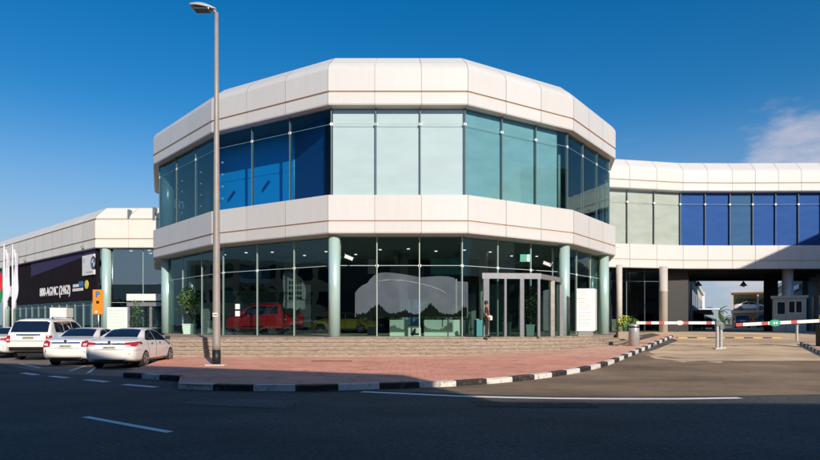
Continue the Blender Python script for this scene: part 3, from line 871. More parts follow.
# --- left wing
LP = [(-75, 96.5), (-52, 75.8), (-28.9, 55), (-16.5, 55)]
lc = [9, 11, 4]
left = thing('side_showroom', 'lower cream showroom wing with black sign band on the left behind parked cars', 'building')
prof_l = [(.6, 8.55), (.03, 8.6), (0, 8.66), (0, 9.32), (.08, 9.34), (.08, 9.44), (0, 9.46), (0, 11.1), (.12, 11.14), (.12, 11.24), (.03, 11.28), (.25, 11.6), (1.2, 12.45), (1.8, 12.5)]
fascia('parapet', LP, prof_l, (3, 4, 5, 7, 8, 9), left, M['clad_warm'], counts=lc, gap=.05)
Q = off_poly(LP, 1.6)
bm = bmesh.new(); prism(bm, [(p.x, p.y) for p in Q]+[(-16.5, 90), (-60, 120)], 11.9, 12.4); obj('roof', bm, M['grey'], left)
Q = off_poly(LP, .58)
bm = bmesh.new(); prism(bm, [(p.x, p.y) for p in Q]+[(-16.5, 90), (-60, 120)], 8.6, 9.0); obj('soffit', bm, M['grey'], left)
obj('core_wall', box(-29, -17, 63, 63.4, 0, 8.6), M['dark_in'], left)
q_ = off_poly(LP, 9); bm = bmesh.new(); wallbox(bm, q_[0], q_[1], 0, 8.6, .3); wallbox(bm, q_[1], q_[2], 0, 8.6, .3); obj('core_wall', bm, M['dark_in'], left)
# fascia sign band (left face)
A0 = V(LP[1]); B0 = V(LP[2]); dl = (B0-A0).normalized(); nl = V((-dl.y, dl.x))
ang = math.atan2(dl.y, dl.x); LN = (B0-A0).length
SB = Matrix.Translation((A0.x, A0.y, 0)) @ Matrix.Rotation(ang, 4, 'Z')     # x along the face, y inward
def lx(px):  # position along the face for a photo column (offset .3 inward ignored)
    u = (px-410)/600
    # A0 + dl*s : x = u*y
    return (u*A0.y-A0.x)/(dl.x-u*dl.y)
bm = bmesh.new(); bx(bm, lx(1), LN-.35, .3, .5, 3.9, 8.62, M=SB); obj('sign_band', bm, M['banner'], left)
bm = bmesh.new()
xa, xb = lx(28), LN-2.5
vs = [SB @ V(p) for p in ((xa, .285, 7.55), (xb, .285, 8.05), (LN-.5, .285, 8.6), (LN-.5, .285, 8.35), )]
vs = [SB @ V(p) for p in ((xa, .285, 6.95), (LN-5.5, .285, 7.9), (LN-.5, .285, 8.2), (LN-.5, .285, 8.6), (xa, .285, 8.6))]
bm.faces.new([bm.verts.new(v) for v in vs]); obj('sign_stripe', bm, M['banner_p'], left)
def face_text(s, x, z, size, mat, sx=1, bold=0.0, extr=.02, y=.27):
    Mx = SB @ Matrix.Translation((x, y, z)) @ Matrix.Rotation(PI/2, 4, 'X')
    return text_mesh('sign_lettering', s, size, mat, left, Mx, extrude=extr, sx=sx, bold=bold)
xs = lx(37); xe = lx(65.6)
t = face_text('800-AGMC (2462)', xs, 4.95, 1.25, M['white_glow'], 1, .02)
wid = max(v.co.x for v in t.data.vertices)
bpy.data.objects.remove(t)
t = face_text('800-AGMC (2462)', 0, 0, 1.25, M['white_glow'])
inv = SB.inverted(); xl = [(inv @ v.co).x for v in t.data.vertices]; wtxt = max(xl)-min(xl); bpy.data.objects.remove(t)
face_text('800-AGMC (2462)', xs, 4.62, 1.3, M['white_glow'], (xe-xs)/wtxt, .012)
face_text('IE', lx(6.5), 5.0, 1.7, M['white_glow'], 1.2, .05)
bm = bmesh.new()
bx(bm, lx(70), lx(75.2), .26, .3, 5.22, 5.5, mi=0, M=SB); bx(bm, lx(75.6), lx(80), .26, .3, 5.22, 5.72, mi=1, M=SB); bx(bm, lx(69.6), lx(79.8), .26, .3, 4.82, 5.1, mi=0, M=SB)
obj('small_sign', bm, [M['white'], M['signblue']], left)
bm = bmesh.new(); tube(bm, SB @ V((lx(83.6), .3, 5.35)), SB @ V((lx(83.6), .24, 5.35)), .42, n=28); obj('round_sign', bm, M['signyellow'], left)
# white square sign with round badge
wx0 = lx(80.5); wx1 = LN-.62
sgn = box(wx0, wx1, .15, .29, 6.2, 8.1, M=SB, bev=.01); ws = obj('white_sign', sgn, M['white'], left)
cx = lx(91.6); cz = 7.28
def disc(bm, cx, cz, r, y, mi, a0=0, a1=2*PI, n=24, ri=0):
    pts = [SB @ V((cx+r*math.cos(a0+(a1-a0)*k/n), y, cz+r*math.sin(a0+(a1-a0)*k/n))) for k in range(n+(0 if a1-a0 > 6.2 else 1))]
    if a1-a0 < 6.2: pts.append(SB @ V((cx, y, cz)))
    bm.faces.new([bm.verts.new(p) for p in pts]).material_index = mi
bm = bmesh.new()
disc(bm, cx, cz, .62, .142, 0); disc(bm, cx, cz, .40, .136, 1)
disc(bm, cx, cz, .38, .130, 2, 0, PI/2, 8); disc(bm, cx, cz, .38, .130, 2, PI, 1.5*PI, 8)
obj('badge', bm, [pbr('badge_black', (.02, .02, .04), .4), M['white'], M['signblue']], ws)
Mx = SB @ Matrix.Translation((wx0+.2, .14, 7.6)) @ Matrix.Rotation(PI/2, 4, 'X')
bm = bmesh.new()
for k in range(3): bx(bm, wx0+.25, wx0+.7-.1*k, .135, .15, 7.72-.14*k, 7.76-.14*k, M=SB)
bx(bm, wx0+1.0, wx1-.4, .135, .15, 6.45, 6.5, M=SB)
obj('sign_lines', bm, M['fin'], ws)
# shop glass below the band, posts
glazing([LP[1], LP[2]], .6, .1, 4.2, left, lambda i, s: M['gl_low'], [14], fin=(.12, .12, M['bar']), bar=([3.4], M['bar']), name='shop_window')
glazing([LP[0], LP[1]], .6, .1, 8.5, left, lambda i, s: M['gl_low'], [5], fin=(.12, .12, M['bar']), bar=([3.4], M['bar']), name='shop_window')
# frontal glass wall
FP = [LP[2], LP[3]]
M['gl_grey'] = glass('grey_glass', (.35, .45, .45), .32, .7, gcol=(.75, .85, .9))
glazing(FP, .7, 5.3, 8.6, left, lambda i, s: M['gl_grey'], [3], fin=(.05, .08, M['bar']), bar=([5.3], M['fin']), name='shop_window')
glazing(FP, .7, .1, 5.3, left, lambda i, s: M['gl_low'], [3], fin=(.05, .08, M['bar']), bar=([3.6], M['bar']), name='shop_window')
column(-28.1, 55.55, .42, 0, 8.6, M['mint'], left)
column(-30.5, 57.9, .35, 0, 3.95, M['mint'], left)
column(-50.0, 74.3, .42, 0, 8.6, M['mint'], left)
# roof vents of the left wing
bm = bmesh.new()
bx(bm, -25.9, -25.75, 54.98, 55.6, 11.3, 12.1); bx(bm, -23.6, -23.4, 54.98, 55.6, 11.1, 12.3)
obj('bracket', bm, M['fin'], left)
# small spot lamps on the lip
for (s, f) in ((lx(26), 0), (lx(84), 0)):
    bm = bmesh.new(); bx(bm, s-.12, s+.12, -.25, 0, 8.75, 9.0, M=SB); bx(bm, s-.02, s+.02, -.1, .1, 8.9, 9.3, M=SB)
    obj('spot_lamp', bm, M['steel'], left)
bm = bmesh.new()
for (x, y) in ((-26.5, 57), (-24.6, 56.6), (-22.8, 57.5), (-25.5, 59)): tube(bm, (x, y, 8.5), (x, y, 8.58), .14, n=10)
obj('downlight', bm, bpy.data.materials['downlight'], left)
# entrance frame of the side showroom
ent = thing('side_entrance', 'grey framed glass entrance between the side wing and the round showroom', 'entrance')
bm = bmesh.new()
for x in (-25.3, -23.3, -21.6): bx(bm, x-.12, x+.12, 53.9, 54.15, 0, 3.5)
bx(bm, -25.4, -21.5, 53.8, 54.2, 3.2, 3.55); bx(bm, -25.3, -21.6, 53.95, 54.05, 1.2, 1.3)
obj('door_frame', bm, M['chrome'], ent)
bm = bmesh.new(); bx(bm, -25.4, -22.2, 53.75, 53.8, 3.7, 4.3)
obj('canopy_panel', bm, M['white'], ent)
bm = bmesh.new(); quad(bm, (-25.2, 54, .1), (-21.7, 54, .1), (-21.7, 54, 3.2), (-25.2, 54, 3.2)); obj('door', bm, M['gl_low'], ent)

# ------------------------------------------------------------------ entrance portal of the round showroom
portal = thing('entrance_portal', 'projecting brushed metal frame around the glass main entrance doors', 'entrance')
EP = [(3.55, 29.55), (6.5, 29.75), (8.1, 32.1)]
zt, zb = 4.15, DECK
def epx(px, y): return (px-410)/600*y
bmA = bmesh.new(); bmB = bmesh.new(); bmG = bmesh.new()
e0 = V((epx(484, 30.0), 30.0)); e1 = V((epx(540, 30.3), 30.3)); e2 = V((epx(561, 32.9), 32.9)); eL = V((e0.x+.05, 31.4))
wallbox(bmA, e0-V((.1, 0)), e1+V((.05, 0)), zt-.28, zt, .14)
wallbox(bmB, e1+V((.06, .1)), e2, zt-.27, zt-.02, .14)
obj('lintel', bmA, M['chrome'], portal); obj('lintel', bmB, M['chrome_sunlit'], portal)
for px_, wd_, mt in ((486, .30, 'chrome'), (505, .13, 'chrome'), (521.5, .22, 'chrome'), (538.5, .14, 'chrome')):
    t = (px_-484)/56; p = e0.lerp(e1, t)
    obj('post', box(p.x-wd_/2, p.x+wd_/2, p.y-.12, p.y+.12, zb, zt-.28, bev=.02), M[mt], portal)
p = e1.lerp(e2, .55); obj('post', box(p.x-.13, p.x+.13, p.y-.1, p.y+.1, zb, zt-.27, bev=.02), M['chrome_sunlit'], portal)
p = e2; obj('post', box(p.x-.12, p.x+.12, p.y-.12, p.y+.12, zb, zt-.42), M['chrome'], portal)
for (a, b) in ((e0, e0.lerp(e1, .37)), (e0.lerp(e1, .37), e0.lerp(e1, .68)), (e0.lerp(e1, .68), e1), (e1, e2)):
    bm = bmesh.new(); quad(bm, (a.x, a.y+.02, zb), (b.x, b.y+.02, zb), (b.x, b.y+.02, zt-.28), (a.x, a.y+.02, zt-.28)); obj('door', bm, M['gl_low'], portal)
bm = bmesh.new(); prism(bm, [(e0.x, e0.y+.16), (e1.x, e1.y+.16), (e2.x-.1, e2.y+.1), (e0.x, 31.0)], zt-.05, zt-.01); obj('roof', bm, M['chrome'], portal)

# exit style green sign inside
es = box(6.1, 6.65, 33.2, 33.26, 5.05, 5.45); eo = tag(obj('exit_sign', es, pbr('exit_green', (.15, .55, .45), .4, emit=(.3, .9, .75), estr=.5)), 'small green lit exit sign hanging above the main entrance doors', 'sign')
bm = bmesh.new(); bx(bm, 6.15, 6.6, 33.18, 33.2, 5.33, 5.39); bx(bm, 6.2, 6.33, 33.18, 33.2, 5.1, 5.25); bx(bm, 6.42, 6.55, 33.18, 33.2, 5.1, 5.25)
obj('sign_symbol', bm, M['white'], eo)

# cctv cameras
def cctv(x, y, z, rz, label, tilt=.4):
    t = thing('security_camera', label, 'security camera', (x, y, z), rz, 'security cameras on the facades')
    obj('housing', box(-.22, .22, -.09, .09, -.08, .08, M=Matrix.Rotation(tilt, 4, 'Y'), bev=.02), M['white'], t)
    obj('sun_shield', box(-.26, .24, -.1, .1, .085, .10, M=Matrix.Rotation(tilt, 4, 'Y')), M['fix'], t)
    bm = bmesh.new(); tube(bm, (-.15, 0, -.02), (-.3, .25, .05), .025, n=6); obj('bracket', bm, M['steel'], t)
    return t
cctv(-3.1, 30.4, 4.95, 0, 'white security camera beside the pale column left of the grey car-shaped reflection')
cctv(7.45, 32.6, 4.85, PI*.9, 'white security camera above the main entrance beside its column', -.4)
cctv(16.15, 46.9, 7.7, 0, 'small security camera on the white band where the wing meets the round showroom', .15)

# ------------------------------------------------------------------ cars
def catmull(pts, x):
    if x <= pts[0][0]: return pts[0][1]
    if x >= pts[-1][0]: return pts[-1][1]
    for i in range(len(pts)-1):
        if pts[i][0] <= x <= pts[i+1][0]:
            x0, y0 = pts[i]; x1, y1 = pts[i+1]
            h = x1-x0; t = (x-x0)/h
            def sl(k):
                if k <= 0: return (pts[1][1]-pts[0][1])/(pts[1][0]-pts[0][0])
                if k >= len(pts)-1: return (pts[-1][1]-pts[-2][1])/(pts[-1][0]-pts[-2][0])
                a = (pts[k][1]-pts[k-1][1])/(pts[k][0]-pts[k-1][0]); b = (pts[k+1][1]-pts[k][1])/(pts[k+1][0]-pts[k][0])
                return 0 if a*b <= 0 else 2*a*b/(a+b)
            m0 = sl(i)*h; m1 = sl(i+1)*h
            return (2*t**3-3*t**2+1)*y0+(t**3-2*t**2+t)*m0+(-2*t**3+3*t**2)*y1+(t**3-t**2)*m1
SEDAN = dict(
    L=4.8, W=.90, wb=2.76, fr=.96, H=1.46,
    zt=[(0, .62), (.06, .80), (.18, .98), (.55, 1.06), (.95, 1.10), (1.30, 1.26), (1.72, 1.415), (2.3, 1.46), (2.75, 1.44), (3.15, 1.30), (3.62, 1.05), (3.9, .99), (4.4, .88), (4.66, .74), (4.8, .52)],
    zb=[(0, .42), (.1, .30), (.5, .24), (4.3, .22), (4.7, .24), (4.8, .34)],
    w=[(0, .70), (.08, .80), (.25, .865), (.8, .90), (2.4, .915), (3.9, .89), (4.4, .83), (4.65, .72), (4.8, .52)],
    belt=[(0, .74), (.2, .93), (.9, .99), (2.4, .95), (3.4, .91), (3.9, .86), (4.8, .5)], lean=.50, r=.335)
SUV = dict(
    L=4.95, W=.97, wb=2.88, fr=.92, H=1.86,
    zt=[(0, .86), (.04, 1.10), (.14, 1.28), (.32, 1.62), (.48, 1.80), (.8, 1.85), (1.8, 1.875), (2.7, 1.85), (3.15, 1.70), (3.7, 1.22), (3.85, 1.17), (4.5, 1.10), (4.82, .98), (4.95, .7)],
    zb=[(0, .52), (.1, .42), (.5, .36), (4.3, .34), (4.8, .36), (4.95, .5)],
    w=[(0, .86), (.08, .93), (.3, .965), (2.4, .985), (4.2, .96), (4.7, .90), (4.95, .74)],
    belt=[(0, .9), (.1, 1.1), (.3, 1.16), (2.4, 1.14), (3.6, 1.10), (3.9, 1.08), (4.8, .9), (4.95, .66)], lean=.24, r=.385)

def section(C, x):
    zt = catmull(C['zt'], x); zb = catmull(C['zb'], x); w_ = catmull(C['w'], x)
    zs = min(catmull(C['belt'], x), zt-.035)
    up = zt-zs
    wr = w_-.045-up*C['lean']
    zm = zb+(zs-zb)*.45
    pts = [(0, zb), (w_-.22, zb), (w_-.07, zb+.03), (w_-.02, zb+.12), (w_+.0, zm), (w_-.005, zs-.12 if zs-.12 > zm else zm+.02), (w_-.05, zs),
           (w_-.05-(up*C['lean'])*.5, zs+up*.45), (wr, zs+up*.80), (wr-.10-.02, zt-up*.05-.006), (wr*.5, zt-.002), (0, zt)]
    return pts

def dense(pts, n=3):
    out = []
    P = [V(p) for p in pts]
    for i in range(len(P)-1):
        a = P[max(i-1, 0)]; b = P[i]; c = P[i+1]; d = P[min(i+2, len(P)-1)]
        for k in range(n):
            t = k/n
            out.append(.5*((2*b)+(c-a)*t+(2*a-5*b+4*c-d)*t*t+(3*b-a-3*c+d)*t**3))
    out.append(P[-1]); return out

def body_mesh(C):
    bm = bmesh.new(); rings = []
    n = 64; L_ = C['L']
    for i in range(n+1):
        u = i/n
        x = L_*(u*u*(3-2*u)*.5+u*.5)
        half = dense(section(C, x), 2)
        ring = [bm.verts.new((x, p.x, p.y)) for p in half] + [bm.verts.new((x, -p.x, p.y)) for p in half[-2:0:-1]]
        rings.append(ring)
    m = len(rings[0])
    for i in range(n):
        for k in range(m):
            l = (k+1) % m
            bm.faces.new((rings[i][k], rings[i][l], rings[i+1][l], rings[i+1][k])).smooth = True
    bm.faces.new(rings[0]); bm.faces.new(rings[-1][::-1])
    bmesh.ops.recalc_face_normals(bm, faces=bm.faces[:])
    return bm

def decal(tree, poly, axis, off=.008, cuts=4, side=1):
    """project a 2D outline on the body. axis 'y': poly (x,z) from the side; 'x': poly (y,z) from behind; 'z': poly(x,y) from above"""
    bm = bmesh.new()
    if axis == 'y': vs = [bm.verts.new((p[0], side*3, p[1])) for p in poly]; d = V((0, -side, 0))
    elif axis == 'x': vs = [bm.verts.new((-3*side if side > 0 else 8, p[0], p[1])) for p in poly]; d = V((side, 0, 0))
    else: vs = [bm.verts.new((p[0], p[1], 4)) for p in poly]; d = V((0, 0, -1))
    bm.faces.new(vs); bm.normal_update()
    bmesh.ops.triangulate(bm, faces=bm.faces[:])
    for c in range(cuts):
        es = [e for e in bm.edges if e.calc_length() > .09]
        if not es: break
        bmesh.ops.subdivide_edges(bm, edges=es, cuts=1)
        bmesh.ops.triangulate(bm, faces=bm.faces[:])
    dead = []
    for v in bm.verts:
        h, nrm, idx, dist = tree.ray_cast(v.co, d)
        if h is None: dead.append(v)
        else: v.co = h-d*off*.4+nrm*off
    bmesh.ops.delete(bm, geom=dead, context='VERTS')
    for f in bm.faces: f.smooth = True
    return bm

def cut_wheels(me_obj, C):
    cb = bmesh.new()
    for x in (C['fr2'], C['fr2']+C['wb']):
        for s in (-1, 1):
            tube(cb, (x, s*.62, C['r']), (x, s*1.3, C['r']), C['r']+.055, n=32)
    co = obj('cutter', cb)
    m = me_obj.modifiers.new('b', 'BOOLEAN'); m.operation = 'DIFFERENCE'; m.object = co; m.solver = 'EXACT'
    bpy.context.view_layer.update()
    dg = bpy.context.evaluated_depsgraph_get()
    me = bpy.data.meshes.new_from_object(me_obj.evaluated_get(dg))
    me_obj.modifiers.clear(); old = me_obj.data; me_obj.data = me
    bpy.data.objects.remove(co)

def wheel_part(C, root, x, s):
    r = C['r']
    bm = bmesh.new()
    T = Matrix.Translation((x, s*.80, r)) @ Matrix.Rotation(-s*PI/2, 4, 'X')
    lathe(bm, [(r*.60, -.11), (r*.93, -.11), (r, -.08), (r, .08), (r*.94, .105), (r*.68, .11)], 28, T)
    wh = obj('wheel', bm, M['tyre'], root)
    bm = bmesh.new()
    lathe(bm, [(r*.70, .09), (r*.69, .118), (r*.62, .118), (r*.60, .05)], 28, T)
    for k in range(5):
        A_ = T @ Matrix.Rotation(k*2*PI/5, 4, 'Z')
        bx(bm, r*.08, r*.64, -r*.075, r*.075, .085, .112, M=A_)
    lathe(bm, [(r*.16, .08), (r*.15, .122), (.01, .124)], 12, T)
    obj('rim', bm, M['rim'], wh)
    bm = bmesh.new(); lathe(bm, [(r*.62, .0), (r*.62, .045)], 20, T); obj('hub', bm, M['trim'], wh)

def make_car(C, name, label, cat, paint, loc, rz, group=None, kind='sedan', lights='wide', detail=True, scale=1):
    """x axis: rear bumper at 0, nose at L; loc = rear bumper centre"""
    C = dict(C); C['fr2'] = 1.06 if kind == 'sedan' else 1.0
    root = thing(name, label, cat, loc, rz, group)
    bm = body_mesh(C); tree = BVHTree.FromBMesh(bm)
    body = obj('body', bm, paint, root)
    cut_wheels(body, C)
    if not body.data.materials: body.data.materials.append(paint)
    for x in (C['fr2'], C['fr2']+C['wb']):
        for s in (-1, 1): wheel_part(C, root, x, s)
    bm = bmesh.new(); bx(bm, .3, C['L']-.4, -.60, .60, .18, C['r']*1.7); obj('underbody', bm, M['trim'], root)
    if kind == 'sedan':
        sides = [[(1.12, 1.035), (1.30, 1.17), (1.62, 1.325), (2.02, 1.385), (2.10, 1.385), (2.10, .995), (1.3, 1.0)],
                 [(2.15, .99), (2.15, 1.385), (2.6, 1.365), (2.95, 1.27), (3.42, .985), (3.3, .955)]]
        for s in (-1, 1):
            for k, pl in enumerate(sides):
                obj('side_window', decal(tree, pl, 'y', side=s), M['carglass'], root)
            obj('door_gap', decal(tree, [(2.11, .36), (2.135, .36), (2.135, .99), (2.11, .99)], 'y', .003, side=s), M['trim'], root)
            obj('door_gap', decal(tree, [(1.36, .52), (1.38, .52), (1.22, .98), (1.20, .98)], 'y', .003, side=s), M['trim'], root)
            for hx in (1.55, 2.40):
                obj('handle', decal(tree, [(hx, .86), (hx+.17, .865), (hx+.17, .895), (hx, .89)], 'y', .02, side=s), M['trim'] , root)
            obj('sill_strip', decal(tree, [(1.45, .27), (3.4, .27), (3.4, .31), (1.45, .31)], 'y', .004, side=s), M['trim'], root)
        obj('rear_window', decal(tree, [(1.0, -.60), (1.0, .60), (1.62, .52), (1.68, .0), (1.62, -.52)], 'z', .01), M['carglass'], root)
        obj('windscreen', decal(tree, [(2.88, -.52), (2.84, 0), (2.88, .52), (3.50, .64), (3.6, 0), (3.50, -.64)], 'z', .01), M['carglass'], root)
        for s in (-1, 1):
            if lights == 'wide':
                tl = obj('tail_light', decal(tree, [(s*.50, .86), (s*.50, .93), (s*.86, .96), (s*.92, .80), (s*.62, .80)], 'x', .012), M['taillight'], root)
                obj('tail_light', decal(tree, [(0, .82), (.05, .80), (.42, .90), (.36, .965), (.04, .95)], 'y', .012, side=s), M['taillight'], root)
                obj('light_lens', decal(tree, [(s*.52, .855), (s*.60, .81), (s*.72, .80), (s*.72, .845)], 'x', .018), M['tailclear'], tl)
            else:
                tl = obj('tail_light', decal(tree, [(s*.56, .74), (s*.56, .92), (s*.72, .98), (s*.90, .90), (s*.86, .72)], 'x', .012), M['taillight'], root)
                obj('tail_light', decal(tree, [(0, .74), (.22, .80), (.38, .90), (.22, .97), (.03, .95)], 'y', .012, side=s), M['taillight'], root)
                obj('light_lens', decal(tree, [(s*.62, .77), (s*.80, .80), (s*.78, .86), (s*.64, .86)], 'x', .018), M['tailclear'], tl)
            bm = bmesh.new(); lathe(bm, [(.045, 0), (.04, .12)], 12, Matrix.Translation((-.01, s*.56, .31)) @ Matrix.Rotation(PI/2, 4, 'Y')); obj('exhaust', bm, M['steel'], root)
            obj('bumper_seam', decal(tree, [(0, .66), (.6, .665), (.6, .675), (0, .67)], 'y', .003, side=s), M['trim'], root)
            # mirrors
            bm = bmesh.new(); bx(bm, 3.12, 3.30, s*.90, s*1.06, .98, 1.12, bev=.03); obj('wing_mirror', bm, M['trim'] if lights == 'wide' else paint, root)
            obj('headlight', decal(tree, [(4.35, .64), (4.72, .60), (4.74, .70), (4.2, .80)], 'y', .01, side=s), M['tailclear'], root)
        obj('chrome_strip', decal(tree, [(-.52, .865), (.52, .865), (.50, .905), (-.50, .905)], 'x', .03), M['steel'], root)
        obj('number_plate', decal(tree, [(-.26, .70), (.26, .70), (.26, .82), (-.26, .82)], 'x', .015), M['plate'], root)
        obj('plate_text', decal(tree, [(-.20, .735), (.20, .735), (.20, .785), (-.20, .785)], 'x', .018), pbr('plate_ink', (.28, .26, .24), .6, var=.9, scale=14), root)
        bm = bmesh.new(); tube(bm, (.02, 0, .96), (.06, 0, .96), .045, n=14); obj('badge', bm, M['steel'], root)
        obj('rear_valance', decal(tree, [(-.62, .30), (.62, .30), (.58, .35), (-.58, .35)], 'x', .008), M['trim'], root)
        obj('boot_seam', decal(tree, [(-.5, .685), (.5, .685), (.5, .693), (-.5, .693)], 'x', .004), M['trim'], root)
    else:
        for s in (-1, 1):
            for pl in ([(.55, 1.24), (.60, 1.68), (1.30, 1.71), (1.30, 1.22)], [(1.38, 1.22), (1.38, 1.71), (2.15, 1.72), (2.15, 1.20)], [(2.24, 1.20), (2.24, 1.72), (2.78, 1.68), (3.22, 1.40), (3.42, 1.18)]):
                obj('side_window', decal(tree, pl, 'y', side=s), M['carglass'], root)
            for gx in (1.34, 2.195): obj('door_gap', decal(tree, [(gx-.012, .6), (gx+.012, .6), (gx+.012, 1.7), (gx-.012, 1.7)], 'y', .003, side=s), M['trim'], root)
            for hx in (1.5, 2.35): obj('handle', decal(tree, [(hx, 1.03), (hx+.2, 1.03), (hx+.2, 1.065), (hx, 1.065)], 'y', .02, side=s), paint, root)
            tl = obj('tail_light', decal(tree, [(s*.74, .80), (s*.74, 1.10), (s*.92, 1.10), (s*.93, .80)], 'x', .012), M['taillight'], root)
            obj('tail_light', decal(tree, [(0, .82), (.14, .82), (.16, 1.08), (.03, 1.10)], 'y', .012, side=s), M['taillight'], root)
            obj('light_lens', decal(tree, [(s*.77, .87), (s*.90, .87), (s*.90, .95), (s*.77, .95)], 'x', .018), M['tailclear'], tl)
            bm = bmesh.new(); bx(bm, 3.05, 3.25, s*.98, s*1.18, 1.18, 1.40, bev=.03); obj('wing_mirror', bm, paint, root)
            bm = bmesh.new(); bx(bm, .7, 2.8, s*.66, s*.70, 1.89, 1.92); bx(bm, .72, .78, s*.66, s*.70, 1.83, 1.9); bx(bm, 2.7, 2.76, s*.66, s*.70, 1.83, 1.9); obj('roof_rail', bm, M['steel'], root)
            obj('sill_strip', decal(tree, [(1.4, .44), (3.4, .44), (3.4, .52), (1.4, .52)], 'y', .004, side=s), M['trim'], root)
        obj('rear_window', decal(tree, [(-.78, 1.24), (.78, 1.24), (.74, 1.66), (.6, 1.72), (-.6, 1.72), (-.74, 1.66)], 'x', .012), M['carglass'], root)
        obj('windscreen', decal(tree, [(2.86, -.62), (2.82, 0), (2.86, .62), (3.62, .72), (3.68, 0), (3.62, -.72)], 'z', .01), M['carglass'], root)
        obj('number_plate', decal(tree, [(-.28, .93), (.28, .93), (.28, 1.07), (-.28, 1.07)], 'x', .015), M['plate'], root)
        obj('plate_text', decal(tree, [(-.22, .96), (.22, .96), (.22, 1.03), (-.22, 1.03)], 'x', .018), bpy.data.materials.get('plate_ink') or pbr('plate_ink', (.28, .26, .24), .6, var=.9, scale=14), root)
        obj('plate_garnish', decal(tree, [(-.5, 1.10), (.5, 1.10), (.5, 1.15), (-.5, 1.15)], 'x', .025), M['steel'], root)
        obj('tailgate_seam', decal(tree, [(-.75, .845), (.75, .845), (.75, .86), (-.75, .86)], 'x', .004), M['trim'], root)
        obj('rear_valance', decal(tree, [(-.8, .44), (.8, .44), (.8, .60), (-.8, .60)], 'x', .008), M['trim'], root)
    if scale != 1: root.scale = (scale,)*3
    return root

CH = PI/2+math.radians(4)
def rearpt(px, D): return ((px-410)/600*D, D, .0)
make_car(SEDAN, 'parked_car', 'white sedan parked nearest the striped kerb, wide red tail lights and chrome boot strip', 'car', M['car_white'], (-10.62, 21.15, 0), CH, 'cars parked in the row on the left')
make_car(SEDAN, 'parked_car', 'white sedan parked between the white off-roader and the sedan beside the kerb', 'car', M['car_white'], (-13.0, 22.6, 0), CH+.04, 'cars parked in the row on the left', lights='tall')
make_car(SUV, 'parked_car', 'white boxy off-road wagon with dark tailgate window parked left of two sedans', 'off-road car', M['car_white'], (-16.75, 26.3, 0), CH+.03, 'cars parked in the row on the left', kind='suv')
make_car(SEDAN, 'parked_car', 'white sedan cut by the left edge of the view beside the off-road wagon', 'car', M['car_white'], (-19.45, 27.6, 0), CH+.03, 'cars parked in the row on the left')
make_car(SEDAN, 'parked_car', 'black car parked in the row behind, left of the white off-road wagon', 'car', M['car_dark'], (-21.6, 31.5, 0), CH-.5, 'cars parked in the row on the left')
# showroom cars
make_car(SUV, 'display_car', 'shiny red off-road car displayed inside the showroom behind the left windows', 'car', M['car_red'], (-6.9, 35.9, DECK+.01), math.radians(151), None, kind='suv')
make_car(SEDAN, 'display_car', 'yellow car displayed inside the showroom behind the pale column', 'car', M['car_yellow'], (-2.3, 42.0, DECK+.01), math.radians(178), None)

# ------------------------------------------------------------------ leaves / plants
def leaves(bm, c, rad, n, size, cl, asp=2.2, up=.2, hollow=.0):
    c = V(c)
    for i in range(n):
        while True:
            p = V((random.uniform(-1, 1), random.uniform(-1, 1), random.uniform(-1, 1)))
            if hollow < p.length < 1: break
        q = V((p.x*rad[0], p.y*rad[1], p.z*rad[2]))
        k = noise.noise(q*1.9+c)
        if k < -.18: continue
        d = (V((random.gauss(0, 1), random.gauss(0, 1), random.gauss(up, .8)))).normalized()
        s = d.orthogonal().normalized(); s.rotate(Matrix.Rotation(random.uniform(0, 6.28), 3, d))
        L_ = size*random.uniform(.6, 1.3); w_ = L_/asp
        b = c+q
        vs = [bm.verts.new(b), bm.verts.new(b+d*L_*.5+s*w_*.5), bm.verts.new(b+d*L_), bm.verts.new(b+d*L_*.5-s*w_*.5)]
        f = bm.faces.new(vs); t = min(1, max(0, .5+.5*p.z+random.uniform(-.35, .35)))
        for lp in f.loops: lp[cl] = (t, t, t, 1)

def potted(label, x, y, z, pw, ph, ch, cr, n, mat='leaf', size=.22, pot='pot', group=None):
    t = thing('potted_plant', label, 'plant', (x, y, z), 0, group)
    bm = bmesh.new(); vs = bx(bm, -pw/2, pw/2, -pw/2, pw/2, 0, ph)
    for v in bm.verts:
        if v.co.z < .01: v.co.x *= .85; v.co.y *= .85
    bx(bm, -pw/2-.02, pw/2+.02, -pw/2-.02, pw/2+.02, ph-.06, ph+.005)
    obj('pot', bm, M[pot], t)
    bm = bmesh.new(); tube(bm, (0, 0, ph-.02), (.03, 0, ph+ch*.6), .03, .015, n=6)
    for k in range(4): tube(bm, (0, 0, ph+ch*.15*k), (random.uniform(-.3, .3)*cr, random.uniform(-.3, .3)*cr, ph+ch*(.35+.15*k)), .014, .006, n=5)
    obj('stem', bm, M['bark'], t)
    bm = bmesh.new(); cl = bm.loops.layers.float_color.new('tone')
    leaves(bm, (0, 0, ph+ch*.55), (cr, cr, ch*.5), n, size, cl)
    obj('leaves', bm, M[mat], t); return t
potted('tall leafy plant in a mint pot behind the leftmost showroom glass', -14.3, 38.9, DECK, .68, .66, 2.3, .75, 900)
potted('tall bushy plant in a pale pot behind the middle entrance door', 6.5, 32.6, DECK, .45, .62, 1.9, .55, 700)
potted('small plant in a pale pot inside the left entrance door', 5.35, 33.2, DECK, .42, .75, .5, .25, 90)
potted('plant in a pale pot at the far left inside the side wing entrance', -24.0, 52.6, 0, .6, .6, 3.0, .6, 300)

